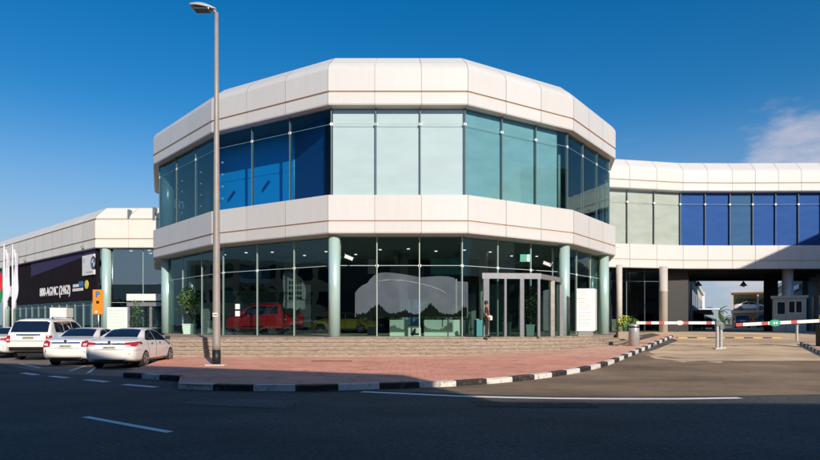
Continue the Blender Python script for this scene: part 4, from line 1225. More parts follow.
def hedgebox(label, x0, x1, y, hb, hh, n):
    t = thing('planter', label, 'planter', ((x0+x1)/2, y, DECK), 0, 'white planter boxes inside the window')
    w_ = (x1-x0)/2
    bm = bmesh.new(); bx(bm, -w_, w_, -.25, .25, .01, hb, bev=.02); obj('trough', bm, M['pot_w'], t)
    if hh:
        bm = bmesh.new(); cl = bm.loops.layers.float_color.new('tone')
        for k in range(5): leaves(bm, (-w_+w_*2*(k+.5)/5, 0, hb+hh*.4), (w_/4, .28, hh*.55), n//5, .13, cl)
        obj('hedge', bm, M['leafb'], t)
M['pot_w'] = pbr('planter_white', (.80, .90, .80), .5)
hedgebox('white planter box without plants left of the poster stand', -1.1, .08, 32.6, .88, .12, 60)
hedgebox('long white planter box with clipped green hedge right of the poster stand', .75, 3.0, 32.6, .88, .55, 2400)
# poster stand
ps = thing('poster_stand', 'blue poster stand between the two white planters behind the glass', 'poster stand', (.1, 31.85, DECK))
obj('panel', box(-.22, .5, 0, .05, .55, 1.95), M['posterblue'], ps)
obj('base', box(-.2, .5, -.15, .2, .0, .06), M['white'], ps)
obj('lower_panel', box(-.2, .48, 0, .05, .06, .55), M['white'], ps)
bm = bmesh.new(); tube(bm, (.1, -.02, .2), (.18, -.02, .42), .10, .04, n=8); tube(bm, (-.05, -.02, .12), (.38, -.02, .12), .05, n=6); obj('emblem', bm, M['black'], ps)
# teal box right of planters
tb = tag(obj('teal_bin', box(3.35, 3.78, 31.3, 31.6, DECK, DECK+.86, bev=.015), M['teal_box']), 'small teal box standing inside the glass left of the main entrance', 'box')
# sky reflection painted as a grey car-shaped sheet on the glass and other displays
def polymesh(pts, y, mat, name, parent=None, sub=0):
    bm = bmesh.new(); bm.faces.new([bm.verts.new((p[0], y, p[1])) for p in pts]); return obj(name, bm, mat, parent)
def pxz(px, py, D): return ((px-410)/600*D, 1.6-(py-324)/600*D)
sil = [(355, 317), (355, 293), (358, 289), (362, 285.5), (367.5, 283), (370, 279), (374.5, 275), (380, 272.8), (386, 272.4), (394, 273), (404, 274.3), (414, 276), (420, 277.3),
       (428, 276.8), (438, 276), (448, 276.4), (454.5, 278), (455.5, 281), (468, 282), (468, 317.5)]
D_ = 30.783
fo = polymesh([pxz(a, b, D_) for a, b in sil], D_, M['painted_sky'], 'sky_reflection')
tag(fo, 'large translucent grey car-shaped sky reflection painted on the middle ground-floor windows', 'painted reflection')
# pale curved line over the painted sky reflection
bm = bmesh.new()
cr = [(378, 281), (390, 279.6), (404, 280.5), (418, 283), (430, 286), (440, 289.6), (446, 293)]
for a, b in zip(cr[:-1], cr[1:]):
    pa = pxz(*a, D_); pb = pxz(*b, D_); tube(bm, (pa[0], D_-.01, pa[1]), (pb[0], D_-.01, pb[1]), .006, n=5)
obj('outline', bm, M['fix'], fo)
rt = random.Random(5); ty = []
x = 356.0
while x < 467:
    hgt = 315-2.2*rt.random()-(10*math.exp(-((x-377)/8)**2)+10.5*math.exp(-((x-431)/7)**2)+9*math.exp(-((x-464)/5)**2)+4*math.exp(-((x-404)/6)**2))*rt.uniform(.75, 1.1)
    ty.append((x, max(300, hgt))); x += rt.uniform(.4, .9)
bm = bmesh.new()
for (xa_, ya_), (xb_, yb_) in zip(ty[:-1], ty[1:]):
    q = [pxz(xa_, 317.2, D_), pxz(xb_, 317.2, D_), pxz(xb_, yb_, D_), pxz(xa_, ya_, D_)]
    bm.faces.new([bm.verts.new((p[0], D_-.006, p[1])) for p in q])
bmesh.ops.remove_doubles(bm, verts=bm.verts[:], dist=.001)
obj('tree_reflection', bm, pbr('tree_reflection_dark', (.004, .008, .007), .95, spec=.05), fo)  # reflected treetops painted as a jagged dark strip
q0 = pxz(455.6, 279, D_); q1 = pxz(457, 312, D_)
obj('pole_reflection', box(q0[0], q1[0], D_-.012, D_-.009, q1[1], q0[1]), M['fin'], fo)  # reflected pole painted as a thin dark strip
# reflected tree silhouettes, added as dark bushes inside the glass
for (lbl, px_, w_, h_) in (('dark bush added for a reflected tree left of the white planter', 372, .9, 1.1), ('dark bush added for a reflected tree right behind the green hedge', 430, .9, 1.5), ('dark bush added for a reflected tree beside the teal box', 461, .55, .9)):
    X = (px_-410)/600*34
    t = thing('reflected_tree', lbl, 'plant', (X, 34, DECK))
    obj('pot', box(-.25, .25, -.25, .25, 0, .5), M['trim'], t)
    bm = bmesh.new(); cl = bm.loops.layers.float_color.new('tone'); leaves(bm, (0, 0, .6+h_*.35), (w_, .4, h_*.55), 500, .16, cl); obj('leaves', bm, M['leaf'], t)

# grey wall graphic with writing over the red car
wg = thing('wall_graphic', 'grey shield-shaped wall graphic with rows of writing above the red display car', 'wall graphic')
D2 = 34.6
gs = [(283, 273), (290, 272.5), (296, 274), (301, 277), (304, 282), (305.5, 288), (306, 294), (305, 301), (305.5, 308), (302, 310), (300, 307.5), (297, 310), (290, 308), (285, 309), (283, 305), (284, 295), (283, 285)]
pts = [pxz(a, b, D2) for a, b in gs]
bm = bmesh.new(); bm.faces.new([bm.verts.new((p[0], D2, p[1])) for p in pts]); obj('panel', bm, pbr('graphic_grey', (.42, .44, .45), .7, var=.45, scale=5), wg)
bm = bmesh.new()
for r in range(4):
    for c in range(5):
        a = pxz(289+c*2.7, 281+r*5.2, D2)
        bx(bm, a[0], a[0]+.11+random.uniform(-.02, .02), D2-.03, D2-.02, a[1]-.18, a[1])
        bx(bm, a[0]+.03, a[0]+.06, D2-.04, D2-.03, a[1]-.22, a[1]+.02)
obj('writing', bm, M['trim'], wg)
# info board right of the entrance
ib = thing('information_board', 'white freestanding board with lines of small text right of the main entrance', 'information board', (9.62, 33.2, .0))
zb0 = DECK+.05; D3 = 33.2
bz = (33.2/600)
ib.location = (0, 0, 0)
x0, zt0 = pxz(576.5, 288.5, D3); x1, zb1 = pxz(595, 331, D3)
obj('panel', box(x0, x1, D3, D3+.12, zb1, zt0, bev=.012), M['white'], ib)
obj('side_strip', box(x1+.005, x1+.1, D3+.01, D3+.11, zb1+.05, zt0-.03), M['concrete'], ib)
obj('foot', box(x0+.1, x1-.1, D3+.02, D3+.1, DECK-.15, zb1), M['steel'], ib)
bm = bmesh.new(); rr = random.Random(3)
for k in range(17):
    zz = zt0-.22-.115*k
    if k in (2, 9): continue
    x = x0+.13
    ln = rr.uniform(.3, .68)
    while x < x0+.13+ln:
        wl = rr.uniform(.03, .1); bx(bm, x, x+wl, D3-.004, D3-.001, zz, zz+.035); x += wl+.03
obj('text_lines', bm, pbr('board_ink', (.42, .38, .36), .6), ib)
# things right behind the glass near the board
op = tag(obj('exhibit_stand', box(8.95, 9.4, 36.0, 36.1, DECK, DECK+2.2, bev=.02), M['rust']), 'orange-brown upright display panel behind the glass left of the white board', 'stand')
rs = thing('round_sign', 'round blue sign on a stand beside the orange-brown panel', 'sign', (0, 0, 0))
bm = bmesh.new(); tube(bm, (9.0, 35.4, 3.1), (9.0, 35.45, 3.1), .2, n=20); obj('disc', bm, M['signblue'], rs)
bm = bmesh.new(); tube(bm, (9.0, 35.45, DECK), (9.0, 35.45, 3.0), .02, n=6); obj('post', bm, M['steel'], rs)
# desk blocks in the dark interior
for (x, y, w_, h, m, lbl) in ((-14.2, 44, 1.2, .9, 'white', 'white desk far back behind the left windows'), (4.0, 41, 1.6, 1.0, 'white', 'white reception desk deep inside behind the doors')):
    t = thing('desk', lbl, 'desk', (x, y, DECK)); obj('desk_top', box(-w_/2, w_/2, -.35, .35, h-.05, h), M[m], t); obj('desk_front', box(-w_/2+.05, w_/2-.05, -.3, -.25, .02, h-.05), M[m], t)
# two small white notices in left ground window
nt_ = thing('window_notice', 'pair of small white notices on the window left of the lamp post', 'notice')
obj('sheet', box(-10.0, -9.72, 33.98+.35, 34.0+.35, 2.45, 2.75), M['white'], nt_); obj('sheet', box(-10.0, -9.72, 33.98+.35, 34.0+.35, 2.05, 2.35), M['white'], nt_)

# ------------------------------------------------------------------ person at the entrance
def person():
    t = thing('person', 'person in maroon shirt and dark trousers holding a white bag beside the left entrance post', 'person', (3.74, 29.3, DECK+.01), math.radians(78))
    J = {'pelvis': ((0, 0, .95), .15), 'spine': ((0, 0, 1.12), .135), 'chest': ((0, .0, 1.33), .155), 'neck': ((0, .0, 1.49), .058), 'head': ((0, -.01, 1.60), .085), 'crown': ((0, 0, 1.70), .075),
         'shl': ((-.18, 0, 1.42), .065), 'ell': ((-.24, .02, 1.14), .045), 'wrl': ((-.22, -.10, .93), .032),
         'shr': ((.18, 0, 1.42), .065), 'elr': ((.25, .0, 1.14), .045), 'wrr': ((.20, -.18, 1.05), .032),
         'hpl': ((-.09, 0, .90), .10), 'knl': ((-.10, -.01, .50), .062), 'anl': ((-.11, .02, .08), .042), 'tol': ((-.13, -.14, .04), .035),
         'hpr': ((.09, 0, .90), .10), 'knr': ((.10, -.03, .50), .062), 'anr': ((.12, .0, .08), .042), 'tor': ((.15, -.16, .04), .035)}
    E = [('pelvis', 'spine'), ('spine', 'chest'), ('chest', 'neck'), ('neck', 'head'), ('head', 'crown'), ('chest', 'shl'), ('shl', 'ell'), ('ell', 'wrl'), ('chest', 'shr'), ('shr', 'elr'), ('elr', 'wrr'),
         ('pelvis', 'hpl'), ('hpl', 'knl'), ('knl', 'anl'), ('anl', 'tol'), ('pelvis', 'hpr'), ('hpr', 'knr'), ('knr', 'anr'), ('anr', 'tor')]
    def skin(J, E, root, lv=2):
        me = bpy.data.meshes.new('sk'); ks = list(J)
        me.from_pydata([J[k][0] for k in ks], [(ks.index(a), ks.index(b)) for a, b in E], [])
        o = bpy.data.objects.new('sk', me); COL.objects.link(o)
        m = o.modifiers.new('s', 'SKIN'); m.use_smooth_shade = True
        sd = me.skin_vertices[0].data
        for i, k in enumerate(ks):
            sd[i].radius = (J[k][1], J[k][1]*(.72 if k in ('chest', 'spine', 'pelvis') else 1)); sd[i].use_root = (k == root)
        s = o.modifiers.new('u', 'SUBSURF'); s.levels = lv; s.render_levels = lv
        bpy.context.view_layer.update()
        dg = bpy.context.evaluated_depsgraph_get(); r = bpy.data.meshes.new_from_object(o.evaluated_get(dg))
        bpy.data.objects.remove(o); return r
    me = skin(J, E, 'pelvis')
    # hands: palm + five fingers, joined to the body mesh
    bm = bmesh.new(); bm.from_mesh(me)
    for s, wr in ((-1, V((-.22, -.10, .93))), (1, V((.20, -.18, 1.05)))):
        dn = V((0, -.25, -1)).normalized() if s < 0 else V((-.1, -.8, -.5)).normalized()
        sd = V((0, 1, 0)) if s < 0 else V((1, 0, 0)); pal = wr+dn*.07
        tube(bm, wr-dn*.01, pal, .03, .036, n=8)
        for k in range(4):
            b = pal+sd*(.024*(k-1.5)); l = (.07, .082, .076, .058)[k]
            md = b+dn*l*.55; tube(bm, b-dn*.01, md, .0095, .009, n=6); tube(bm, md, md+(dn+V((-s*.5, 0, 0))).normalized()*l*.5, .009, .007, n=6)
        th = wr+dn*.03-sd*.03; tube(bm, th, th+(dn-sd*.8).normalized()*.06, .011, .008, n=6)
    # nose and ears
    tube(bm, (0, -.085, 1.62), (0, -.112, 1.595), .008, .014, n=6)
    for s in (-1, 1): tube(bm, (s*.08, 0, 1.63), (s*.088, .005, 1.59), .018, .012, n=6)
    body = obj('body', bm, M['skin'], t, True)
    # clothing as slightly larger shells from the same skeleton
    Js = {k: (J[k][0], J[k][1]+.012) for k in ('pelvis', 'spine', 'chest', 'shl', 'ell', 'shr', 'elr')}
    sh = obj('shirt', skin(Js, [e for e in E if e[0] in Js and e[1] in Js], 'pelvis'), M['shirt'], t, True)
    Jt = {k: (J[k][0], J[k][1]+.014) for k in ('pelvis', 'hpl', 'knl', 'anl', 'hpr', 'knr', 'anr')}
    obj('trousers', skin(Jt, [e for e in E if e[0] in Jt and e[1] in Jt], 'pelvis'), M['trouser'], t, True)
    bm = bmesh.new(); lathe(bm, [(.02, 1.785), (.07, 1.765), (.095, 1.71), (.098, 1.65), (.085, 1.60)], 16, Matrix.Translation((0, .018, 0))); obj('hair', bm, M['hair'], t)
    bm = bmesh.new()
    for s in (-1, 1): bx(bm, s*.035-.012, s*.035+.012, -.09, -.082, 1.632, 1.642)
    bx(bm, -.025, .025, -.09, -.08, 1.555, 1.562); obj('face_features', bm, M['hair'], t)
    for s, a in ((-1, (-.12, -.05, .035)), (1, (.135, -.07, .035))):
        bm = bmesh.new(); bx(bm, a[0]-.05, a[0]+.05, a[1]-.16, a[1]+.11, 0, .09, bev=.03); obj('shoe', bm, M['black'], t)
    return t
person()
tag(obj('carrier_bag', box(3.80, 4.04, 29.40, 29.52, DECK+.84, DECK+1.06, bev=.02), M['white']), 'small white bag held by the person beside the entrance', 'bag')

# ------------------------------------------------------------------ street lamp
PX, PY = epx(216.5, 21.2), 21.2
sl_ = thing('street_lamp', 'tall street lamp with cobra head on the pink pavement', 'street lamp', (PX, PY, .135))
bm = bmesh.new(); lathe(bm, [(.145, 0), (.145, .55)], 20); obj('base_sleeve', bm, M['black'], sl_)
bm = bmesh.new(); lathe(bm, [(.14, .55), (.135, .75), (.125, 3), (.085, 9), (.065, 12.45)], 20)
obj('pole', bm, M['pole'], sl_)
bm = bmesh.new(); tube(bm, (0, 0, 12.40), (-.12, 0, 12.62), .055, .05, n=10); obj('neck', bm, M['pole'], sl_)
bm = bmesh.new()
# cobra head: half-shell
nx = 12
prev = None
rings = []
for i in range(nx+1):
    u = i/nx; x = -.02-.88*u
    hw = .07+.15*math.sin(min(1, u*1.25)*PI*.55)*(1-.35*max(0, u-.75)/.25)
    hh = .06+.12*math.sin(min(1, u*1.1)*PI*.8)
    z0 = 12.56+u*.10
    ring = []
    for k in range(9):
        a = PI*k/8; ring.append(bm.verts.new((x, hw*math.cos(a), z0+hh*math.sin(a))))
    rings.append(ring)
for i in range(nx):
    for k in range(8): bm.faces.new((rings[i][k], rings[i][k+1], rings[i+1][k+1], rings[i+1][k])).smooth = True
    bm.faces.new((rings[i][0], rings[i+1][0], rings[i+1][8], rings[i][8]))
bm.faces.new(rings[0]); bm.faces.new(rings[-1])
bmesh.ops.recalc_face_normals(bm, faces=bm.faces[:])
hd = obj('lamp_head', bm, M['lampgrey'], sl_)
bm = bmesh.new(); bx(bm, -.78, -.22, -.15, .15, 12.50, 12.60, bev=.03); obj('lens', bm, M['lampglass'], hd)
bm = bmesh.new(); bx(bm, -.09, .09, -.136, -.131, 1.72, 1.86); bx(bm, -.07, .07, -.139, -.136, 1.77, 1.81, mi=1)
obj('number_tag', bm, [M['white'], M['fin']], sl_)
bm = bmesh.new(); bx(bm, -.34, .34, -.22, .22, 0, .05, bev=.01); obj('base_plate', bm, M['concrete'], sl_)

# man-hole cover strip on the pavement
bm = bmesh.new(); bx(bm, -3.9, -2.3, 23.6, 23.9, .13, .142); tag(obj('drain_cover', bm, M['trim']), 'dark narrow drain cover set in the pink pavement', 'drain cover')

# ------------------------------------------------------------------ orange sign, flags, white box on the left
os_ = thing('parking_sign', 'orange upright parking sign on a pole behind the sedans', 'sign', (epx(98, 30), 30, 0))
obj('panel', box(-.26, .26, -.03, .03, 2.08, 3.32, bev=.02), M['orange'], os_)
bm = bmesh.new(); tube(bm, (0, .06, 0), (0, .06, 3.1), .04, n=8); obj('post', bm, M['steel'], os_)
text_mesh('letter', 'P', .42, M['signblue'], os_, Matrix.Translation((-.11, -.035, 2.93)) @ Matrix.Rotation(PI/2, 4, 'X'), extrude=.004, bold=.012)
bm = bmesh.new(); bx(bm, -.07, .07, -.04, -.032, 2.62, 2.76); bx(bm, -.12, -.02, -.04, -.032, 2.16, 2.26, mi=1); obj('symbol', bm, [M['black'], M['white']], os_)

def flag(px, D, label, mats, zt_=6.0, w_=.34, drop=3.4):
    x = epx(px, D)
    t = thing('flagpole', label, 'flag', (x, D, 0), 0, 'flagpoles beside the parked cars')
    bm = bmesh.new(); tube(bm, (0, 0, 0), (0, 0, zt_), .055, .035, n=10); lathe(bm, [(.03, zt_), (.06, zt_+.05), (.03, zt_+.12)], 10); obj('pole', bm, M['white'], t)
    bm = bmesh.new(); n = 24; m = 10; G = []
    for i in range(n+1):
        u = i/n; row = []
        wz = w_*(.35+.65*math.sin(PI*min(1, .12+u))**.6) if u < .9 else w_*.5
        for k in range(m+1):
            v = k/m
            row.append(bm.verts.new((.04+v*wz+.05*math.sin(u*7+v*3), .09*math.sin(v*9+u*4), zt_-.15-u*drop*(1-.12*v)-.35*v)))
        G.append(row)
    for i in range(n):
        for k in range(m):
            f = bm.faces.new((G[i][k], G[i][k+1], G[i+1][k+1], G[i+1][k])); f.smooth = True
            if len(mats) > 1: f.material_index = min(len(mats)-1, int(i/n*len(mats)))
    obj('flag_cloth', bm, mats, t)
flag(4.2, 34, 'slack white flag on a white pole, left of the other white flag', [M['flag']])
flag(12.6, 34, 'slack white flag on a white pole beside the off-road wagon', [M['flag']])
flag(-5.2, 34, 'red and green flag hanging at the left edge of the view', [M['flagred'], M['flaggreen']], 4.9, .46, 2.2)
wb = thing('generator_box', 'white box standing behind the roof of the parked off-road wagon', 'box', (epx(62, 38), 38, 0))
obj('cabinet', box(-.55, .5, -.4, .4, .02, 2.62, bev=.02), M['white'], wb)
obj('door_panel', box(-.45, .4, -.41, -.402, .3, 2.3), M['fix'], wb)
mu = thing('menu_board', 'pale board with faint lines behind the sedan near the kerb', 'information board', (epx(116, 40), 40, 0))
obj('panel', box(-.60, .75, 0, .06, .6, 2.72), M['pot_w'], mu)
bm = bmesh.new()
for k in range(9): bx(bm, -.6, -.6+random.uniform(.7, 1.3), -.006, -.002, 2.5-.21*k, 2.53-.21*k)
obj('text_lines', bm, M['bar'], mu)
obj('post', box(-.6, -.5, 0, .06, 0, .6), M['steel'], mu)

# ------------------------------------------------------------------ barriers, posts, bollard housing
def arm_obj(root, L_, z, mats):
    n = 11
    bm = bmesh.new()
    bx(bm, 0, L_, -.035, .035, z-.065, z+.065, mi=0)
    obj('arm', bm, M['white'], root)
YB = 31.0
xl = epx(634, YB); gz = g(xl, YB)
b1 = thing('barrier_gate', 'closed white and red barrier arm on a round grey post at the left kerb', 'barrier', (xl, YB, gz+.1), 0, 'driveway barrier gates')
bm = bmesh.new(); lathe(bm, [(.28, -.1), (.26, 1.12), (.22, 1.18)], 24); obj('housing', bm, M['colgrey'], b1)
bm = bmesh.new(); lathe(bm, [(.27, .98), (.27, 1.06)], 24); obj('collar', bm, M['trim'], b1)
ZA = 1.66-gz-.1
xr = epx(716, YB)
ar = obj('arm', box(.0, xr-xl, -.32, -.26, ZA-.07, ZA+.07), M['white'], b1)
bm = bmesh.new()
for px_ in (646, 659, 683, 706): 
    x = epx(px_, YB)-xl; bx(bm, x-.14, x+.14, -.325, -.255, ZA-.073, ZA+.073)
obj('red_band', bm, M['red'], ar)
bm = bmesh.new(); x = epx(677, YB)-xl; tube(bm, (x, -.34, ZA), (x, -.24, ZA), .19, n=20)
for v in bm.verts: v.co.z = ZA+(v.co.z-ZA)*.6
obj('warning_disc', bm, pbr('disc_pale', (.75, .66, .60), .5), ar)
# centre rest posts
for k, (px_, lbl) in enumerate(((717.3, 'slim grey rest post, left of the pair between the barrier arms'), (721, 'slim grey rest post, right of the pair between the barrier arms'))):
    x = epx(px_, 30.7+k*.4); y = 30.7+k*.4; z = g(x, y)
    t = thing('rest_post', lbl, 'post', (x, y, z), 0, 'barrier rest posts')
    bm = bmesh.new(); bx(bm, -.06, .06, -.06, .06, 0, 1.55-.2*k, bev=.01); obj('post', bm, M['colgrey'], t)
    bm = bmesh.new(); bx(bm, -.17, .17, -.17, .17, 0, .06); obj('foot', bm, M['concrete'], t)
    bm = bmesh.new(); bx(bm, -.10, .10, -.12, .06, 1.2-.2*k, 1.5-.2*k); obj('fork', bm, M['fin'], t)
xs2 = epx(821, YB-.2); z2 = g(xs2, YB-.2)
b2 = thing('barrier_gate', 'closed white barrier arm with green oval sign reaching in from the right', 'barrier', (xs2, YB-.2, z2), 0, 'driveway barrier gates')
bm = bmesh.new(); bx(bm, -.12, .3, -.2, .25, 0, 1.25, bev=.03); obj('housing', bm, M['trim'], b2)
obj('beacon', box(-.06, .12, -.1, .1, 1.42, 1.75, bev=.03), M['signyellow'], b2)
x3 = epx(733, YB-.2)-xs2; ZA2 = 1.66-z2
def tilt(x): return ZA2-.06*(x/x3)+.12*(1-x/x3)
bm = bmesh.new()
A_ = Matrix.Translation((0, -.3, ZA2+.12)) @ Matrix.Rotation(math.atan2(.22, -x3), 4, 'Y').inverted()
bx(bm, x3, .2, -.03, .03, -.08, .08, M=A_); ar = obj('arm', bm, M['white'], b2)
bm = bmesh.new()
for px_, ww in ((736, .18), (761, .16), (790, .15), (818, .16)):
    x = epx(px_, YB-.2)-xs2; bx(bm, x-ww, x+ww, -.035, .035, -.083, .083, M=A_)
obj('red_band', bm, M['red'], ar)
x = epx(771, YB-.2)-xs2
bm = bmesh.new(); tube(bm, A_ @ V((x, -.06, 0)), A_ @ V((x, .05, 0)), .27, n=28)
for v in bm.verts: v.co.z = (A_ @ V((x, 0, 0))).z+(v.co.z-(A_ @ V((x, 0, 0))).z)*.62
sg = obj('oval_sign', bm, M['green'], ar)
bm = bmesh.new(); bx(bm, x-.11, x-.02, -.075, -.065, -.05, .05, M=A_); bx(bm, x+.02, x+.11, -.075, -.065, -.05, .05, M=A_); obj('sign_marks', bm, M['fix'], sg)
x = epx(797, 36); z = g(x, 36)
t = thing('short_post', 'short thin grey post in front of the guard booth', 'post', (x, 36, z)); obj('post', box(-.05, .05, -.05, .05, 0, .95), M['colgrey'], t); obj('cap', box(-.08, .08, -.08, .08, .95, .99), M['steel'], t)
# plant with yellow flowers behind the left housing
fp = thing('flowering_plant', 'low leafy plant with yellow flowers behind the left barrier post', 'plant', (epx(627, 36), 36, g(12, 36)+.13))
obj('pot', box(-.6, .5, -.2, .2, 0, .45), M['stone'], fp)
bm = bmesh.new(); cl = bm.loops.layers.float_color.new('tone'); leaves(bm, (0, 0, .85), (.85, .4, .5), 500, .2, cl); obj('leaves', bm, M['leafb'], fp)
bm = bmesh.new(); cl = bm.loops.layers.float_color.new('tone'); leaves(bm, (-.3, -.1, 1.1), (.4, .3, .25), 40, .14, cl, 1.2); obj('flower', bm, M['signyellow'], fp)

# guard booth
bx0 = epx(772.5, 45); bx1 = epx(806, 45)
gb = thing('guard_booth', 'small blue-grey guard booth with dark windows beneath the wing', 'guard booth', ((bx0+bx1)/2, 45, .95), math.radians(-31))
hw = (bx1-bx0)/2*.86
bm = bmesh.new(); bx(bm, -hw, hw, 0, 2.2, 0, 2.6, bev=.02); obj('cabin', bm, M['boothgrey'], gb)
bm = bmesh.new(); bx(bm, -hw-.12, hw+.12, -.12, 2.3, 2.6, 2.78); obj('roof', bm, M['boothgrey'], gb)
for (a, b, c, d) in ((777.5, 785, 302, 314), (789, 794.5, 301.5, 312.5), (796, 801.5, 301.5, 312.5)):
    xa = (epx(a, 45)-(bx0+bx1)/2)*.86; xb = (epx(b, 45)-(bx0+bx1)/2)*.86
    za = 1.6+(324-d)*.075-.95; zb_ = 1.6+(324-c)*.075-.95
    wn = obj('window', box(xa-.05, xb+.05, -.03, 0, za-.05, zb_+.05), M['colgrey'], gb)
    obj('pane', box(xa, xb, -.036, -.031, za, zb_), M['carglass'], wn)
bm = bmesh.new()
for xx in (-hw+.02, -hw+.85): bx(bm, xx, xx+.02, -.008, .0, .05, 2.55)
obj('door_seam', bm, M['trim'], gb)

# ------------------------------------------------------------------ behind the passage
AX = V((.46, .89)).normalized()
def rotbox(x, y, ang, w_, d_, z0, z1, name, mat, parent):
    Mx = Matrix.Translation((x, y, 0)) @ Matrix.Rotation(ang, 4, 'Z')
    return obj(name, box(0, w_, 0, d_, z0, z1, M=Mx), mat, parent), Mx
aa = -math.atan2(.46, .89)
bA = thing('workshop_building', 'long low white building receding on the left beyond the passage', 'building')
o, Mx = rotbox(28.6, 61, aa, -12, 44, .9, 6.3, 'wall', M['brick_warm'], bA)
for k in range(9): obj('window', box(-.02, .03, 2+k*4.6, 4.6+k*4.6, 3.6, 5.2, M=Mx), M['carglass'], bA)
obj('cornice', box(-12.2, .25, -.2, 44.2, 6.3, 6.6, M=Mx), M['white'], bA)
obj('awning', box(.05, 1.8, 3, 30, 2.9, 3.1, M=Mx), M['fin'], bA)
bB = thing('white_block', 'small plain white block at the far end of the left building', 'building')
bm = bmesh.new(); bx(bm, 58.3, 59.9, 122, 130, .9, 7.9); obj('wall', bm, M['white'], bB)
bm = bmesh.new(); bx(bm, 58.7, 59.3, 121.95, 122, 5, 6.2); obj('window', bm, M['fin'], bB)
bm = bmesh.new(); bx(bm, 58.2, 60, 121.9, 130.1, 7.9, 8.1); obj('cornice', bm, M['concrete'], bB)
bC = thing('blue_shed', 'low pale blue shed below the white block beyond the passage', 'shed')
bm = bmesh.new(); bx(bm, 52.5, 55.5, 108, 114, .9, 4.2); obj('wall', bm, M['boothgrey'], bC)
bm = bmesh.new(); bx(bm, 52.3, 55.7, 107.8, 114.2, 4.2, 4.4); obj('roof', bm, M['white'], bC)
# parking deck, square to the lane
DK = 96
DX0 = epx(731, DK); TH = math.radians(-29)
def dl_(u, v): return (DX0+u*math.cos(TH)-v*math.sin(TH), DK+u*math.sin(TH)+v*math.cos(TH))
pk = thing('parking_deck', 'two-level open parking deck with brown roof edge beyond the passage', 'parking deck', (DX0, DK, 0), TH)
obj('deck_slab', box(0, 9, -.3, 6, 3.35, 3.75), M['brick_warm'], pk)
obj('back_wall', box(.1, 9, 6, 6.3, .9, 6.4), M['brick_warm'], pk)
obj('roof_slab', box(0, 9, -.3, 6.3, 6.4, 6.85), M['brick_warm'], pk)
obj('roof_edge', box(0, 9, -.36, -.31, 6.35, 6.6), pbr('brown_edge', (.16, .07, .04), .7), pk)
for u in (.1, 3.6, 7.1): obj('post', box(u, u+.25, -.15, .12, .9, 6.4), M['concrete'], pk)
hg = thing('hedge', 'green hedge row behind the cars on the upper parking deck', 'hedge', (DX0, DK, 0), TH)
bm = bmesh.new(); cl = bm.loops.layers.float_color.new('tone')
for k in range(9): leaves(bm, (.8+k*.9, 5, 5.3), (.7, .4, .55), 160, .35, cl)
obj('leaves', bm, M['leafb'], hg)
make_car(SEDAN, 'deck_car', 'white sedan on the upper parking deck, seen from the side', 'car', M['car_white'], (*dl_(.3, 1.2), 3.75), TH, 'cars on the parking deck')
make_car(SEDAN, 'deck_car', 'dark blue sedan on the upper deck behind the white one', 'car', M['car_dark'], (*dl_(4.9, 1.2), 3.75), TH, 'cars on the parking deck')
s1 = make_car(SUV, 'deck_car', 'black off-road car parked on the ground left beneath the deck', 'off-road car', M['car_dark'], (*dl_(1.6, -3.5), .95), PI/2+TH, 'cars on the parking deck', kind='suv', scale=1.1)
s2 = make_car(SUV, 'deck_car', 'black off-road car parked on the ground right beneath the deck', 'off-road car', M['car_dark'], (*dl_(4.6, -3.2), .95), PI/2+TH, 'cars on the parking deck', kind='suv', scale=1.1)
make_car(SUV, 'lane_car', 'dark off-road car parked in shade at the left side of the passage', 'off-road car', M['car_dark'], (epx(696, 66), 66, .95), PI/2-.45, 'dark cars in the lane beyond the passage', kind='suv')
make_car(SEDAN, 'lane_car', 'dark sedan further down the lane below the far palm', 'car', M['car_dark'], (epx(706, 78), 78, .95), PI/2-.5, 'dark cars in the lane beyond the passage')
# striped building right
bD = thing('striped_building', 'pale building with slanting rows of balconies at the right beyond the passage', 'building')
Mx = Matrix.Translation((39.2, 60.5, 0)) @ Matrix.Rotation(aa, 4, 'Z')
obj('wall', box(.3, 12, 0, 35, .9, 7.3, M=Mx), M['grey'], bD)
for z in (2.4, 3.8, 5.2, 6.6): obj('balcony', box(0, .35, -.1, 35.1, z, z+.45, M=Mx), M['white'], bD)
# palms
def palm(label, x, y, z, h, n=22, fl=2.2):
    t = thing('palm_tree', label, 'palm tree', (x, y, z), 0, 'palms beyond the passage')
    bm = bmesh.new(); rings = [(.22*(1-.35*k/10)+.02*(k % 2), h*k/10) for k in range(11)]; lathe(bm, rings, 10); obj('trunk', bm, M['bark'], t)
    bm = bmesh.new(); cl = bm.loops.layers.float_color.new('tone')
    for i in range(n):
        a = random.uniform(0, 6.28); e = random.uniform(-.3, 1.1); L_ = fl*random.uniform(.8, 1.1)
        d = V((math.cos(a)*math.cos(e), math.sin(a)*math.cos(e), math.sin(e))); sd = V((-math.sin(a), math.cos(a), 0))
        p = V((0, 0, h))
        for k in range(12):
            q = p+d*L_/12; d = (d+V((0, 0, -.11))).normalized()
            for s in (-1, 1):
                tip = q+sd*s*.45*math.sin(PI*(k+1)/13)+d*.25+V((0, 0, -.18))
                f = bm.faces.new([bm.verts.new(v) for v in (p, q, tip)]); tt = random.uniform(.1, 1)
                for lp in f.loops: lp[cl] = (tt, tt, tt, 1)
            p = q
    obj('crown', bm, M['leaf'], t); return t
palm('squat palm at the end of the lane, middle of the group', epx(718.5, 115), 115, .9, 2.9, 30, 2.6)
palm('palm left of the middle one at the lane end, lower than it', epx(713.5, 118), 118, .9, 1.6, 24, 2.2)
palm('palm right of the middle one at the lane end, beside the deck', epx(724.5, 118), 118, .9, 1.5, 24, 2.2)
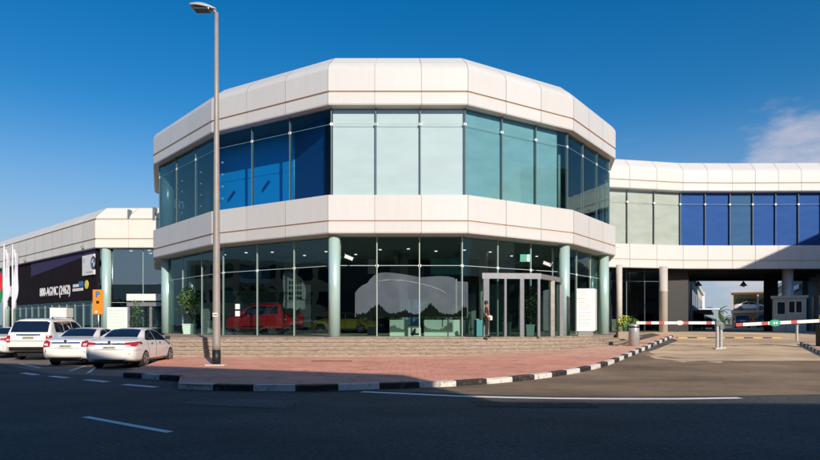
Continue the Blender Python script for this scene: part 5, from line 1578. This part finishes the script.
# distant tree line as mass
bm = bmesh.new(); cl = bm.loops.layers.float_color.new('tone')
for k in range(26): leaves(bm, (66+k*6-45, 175+random.uniform(-5, 5), 1.8), (4, 3, random.uniform(1.5, 2.6)), 110, .8, cl)
tag(obj('tree_line', bm, M['leaf']), kind='stuff', label='far green line of trees at the end of the lane')

# ------------------------------------------------------------------ the street behind the camera (casts the foreground shade)
def office(name, label, pts, z1, storeys):
    t = thing(name, label, 'building')
    bm = bmesh.new(); prism(bm, pts, 0, z1); obj('wall', bm, M['grey'], t)
    a = V(pts[0]); b = V(pts[1]); d = (b-a); ln = d.length; A_ = Matrix.Translation((a.x, a.y, 0)) @ Matrix.Rotation(math.atan2(d.y, d.x), 4, 'Z')
    h = z1/storeys
    for s in range(storeys):
        for k in range(int(ln/3)):
            obj('window', box(.6+k*3, 2.6+k*3, -.04, .06, h*s+1, h*s+h-.7, M=A_), M['carglass'], t)
office('office_building', 'grey four-storey office building across the road behind the viewer', [(10.8, -10.3), (-5.7, -3.3), (-34, 10.5), (-48, -6), (-12, -28), (10.8, -28)], 14.0, 4)
office('office_building', 'lower grey office building across the road behind the viewer', [(44, -12.6), (10.85, -11.6), (10.85, -28), (44, -30)], 12.0, 3)
office('tower_building', 'tall block right of the driveway outside the view', [(47.4, 41), (35.4, 24.3), (50, 14), (62, 31)], 18.0, 5)
office('office_building', 'unseen long office block added far left for its reflection in the glass', [(-66, -22), (-62, 62), (-78, 62), (-80, -22)], 11.0, 3)  # made-up block out of view, gives the left glazing something to reflect
def reflection_tree(label, x, y, h, r):  # made-up trees out of view, added to break up the glass reflections
    t = thing('reflection_tree', label, 'tree', (x, y, 0), 0, 'trees added outside the left edge for reflections')
    bm = bmesh.new(); tube(bm, (0, 0, -.1), (.1, .05, h*.45), .2, .13, n=8)
    for k in range(5):
        a_ = k*1.26+x; tube(bm, (.1, .05, h*(.3+.03*k)), (math.cos(a_)*r*.6, math.sin(a_)*r*.6, h*.7), .09, .03, n=6)
    obj('trunk', bm, M['bark'], t)
    bm = bmesh.new(); cl = bm.loops.layers.float_color.new('tone')
    for k in range(7):
        a_ = k*.9+y; leaves(bm, (math.cos(a_)*r*.5, math.sin(a_)*r*.5, h*(.62+.05*(k % 4))), (r*.6, r*.6, h*.18), 260, .42, cl)
    obj('crown', bm, M['leaf'], t)
for k, (x, y, h, r, w_) in enumerate(((-44, 2, 7.5, 2.6, 'tallest added tree by the left office'), (-49, 13, 6.2, 2.2, 'low round added tree second along the left office'), (-47, 24, 7.0, 2.6, 'broad added tree halfway along the left office'), (-52, 34, 5.6, 2.0, 'smallest added tree by the left office'), (-40, -8, 6.6, 2.4, 'added tree nearest the viewer on the left'))):
    reflection_tree(w_, x, y, h, r)
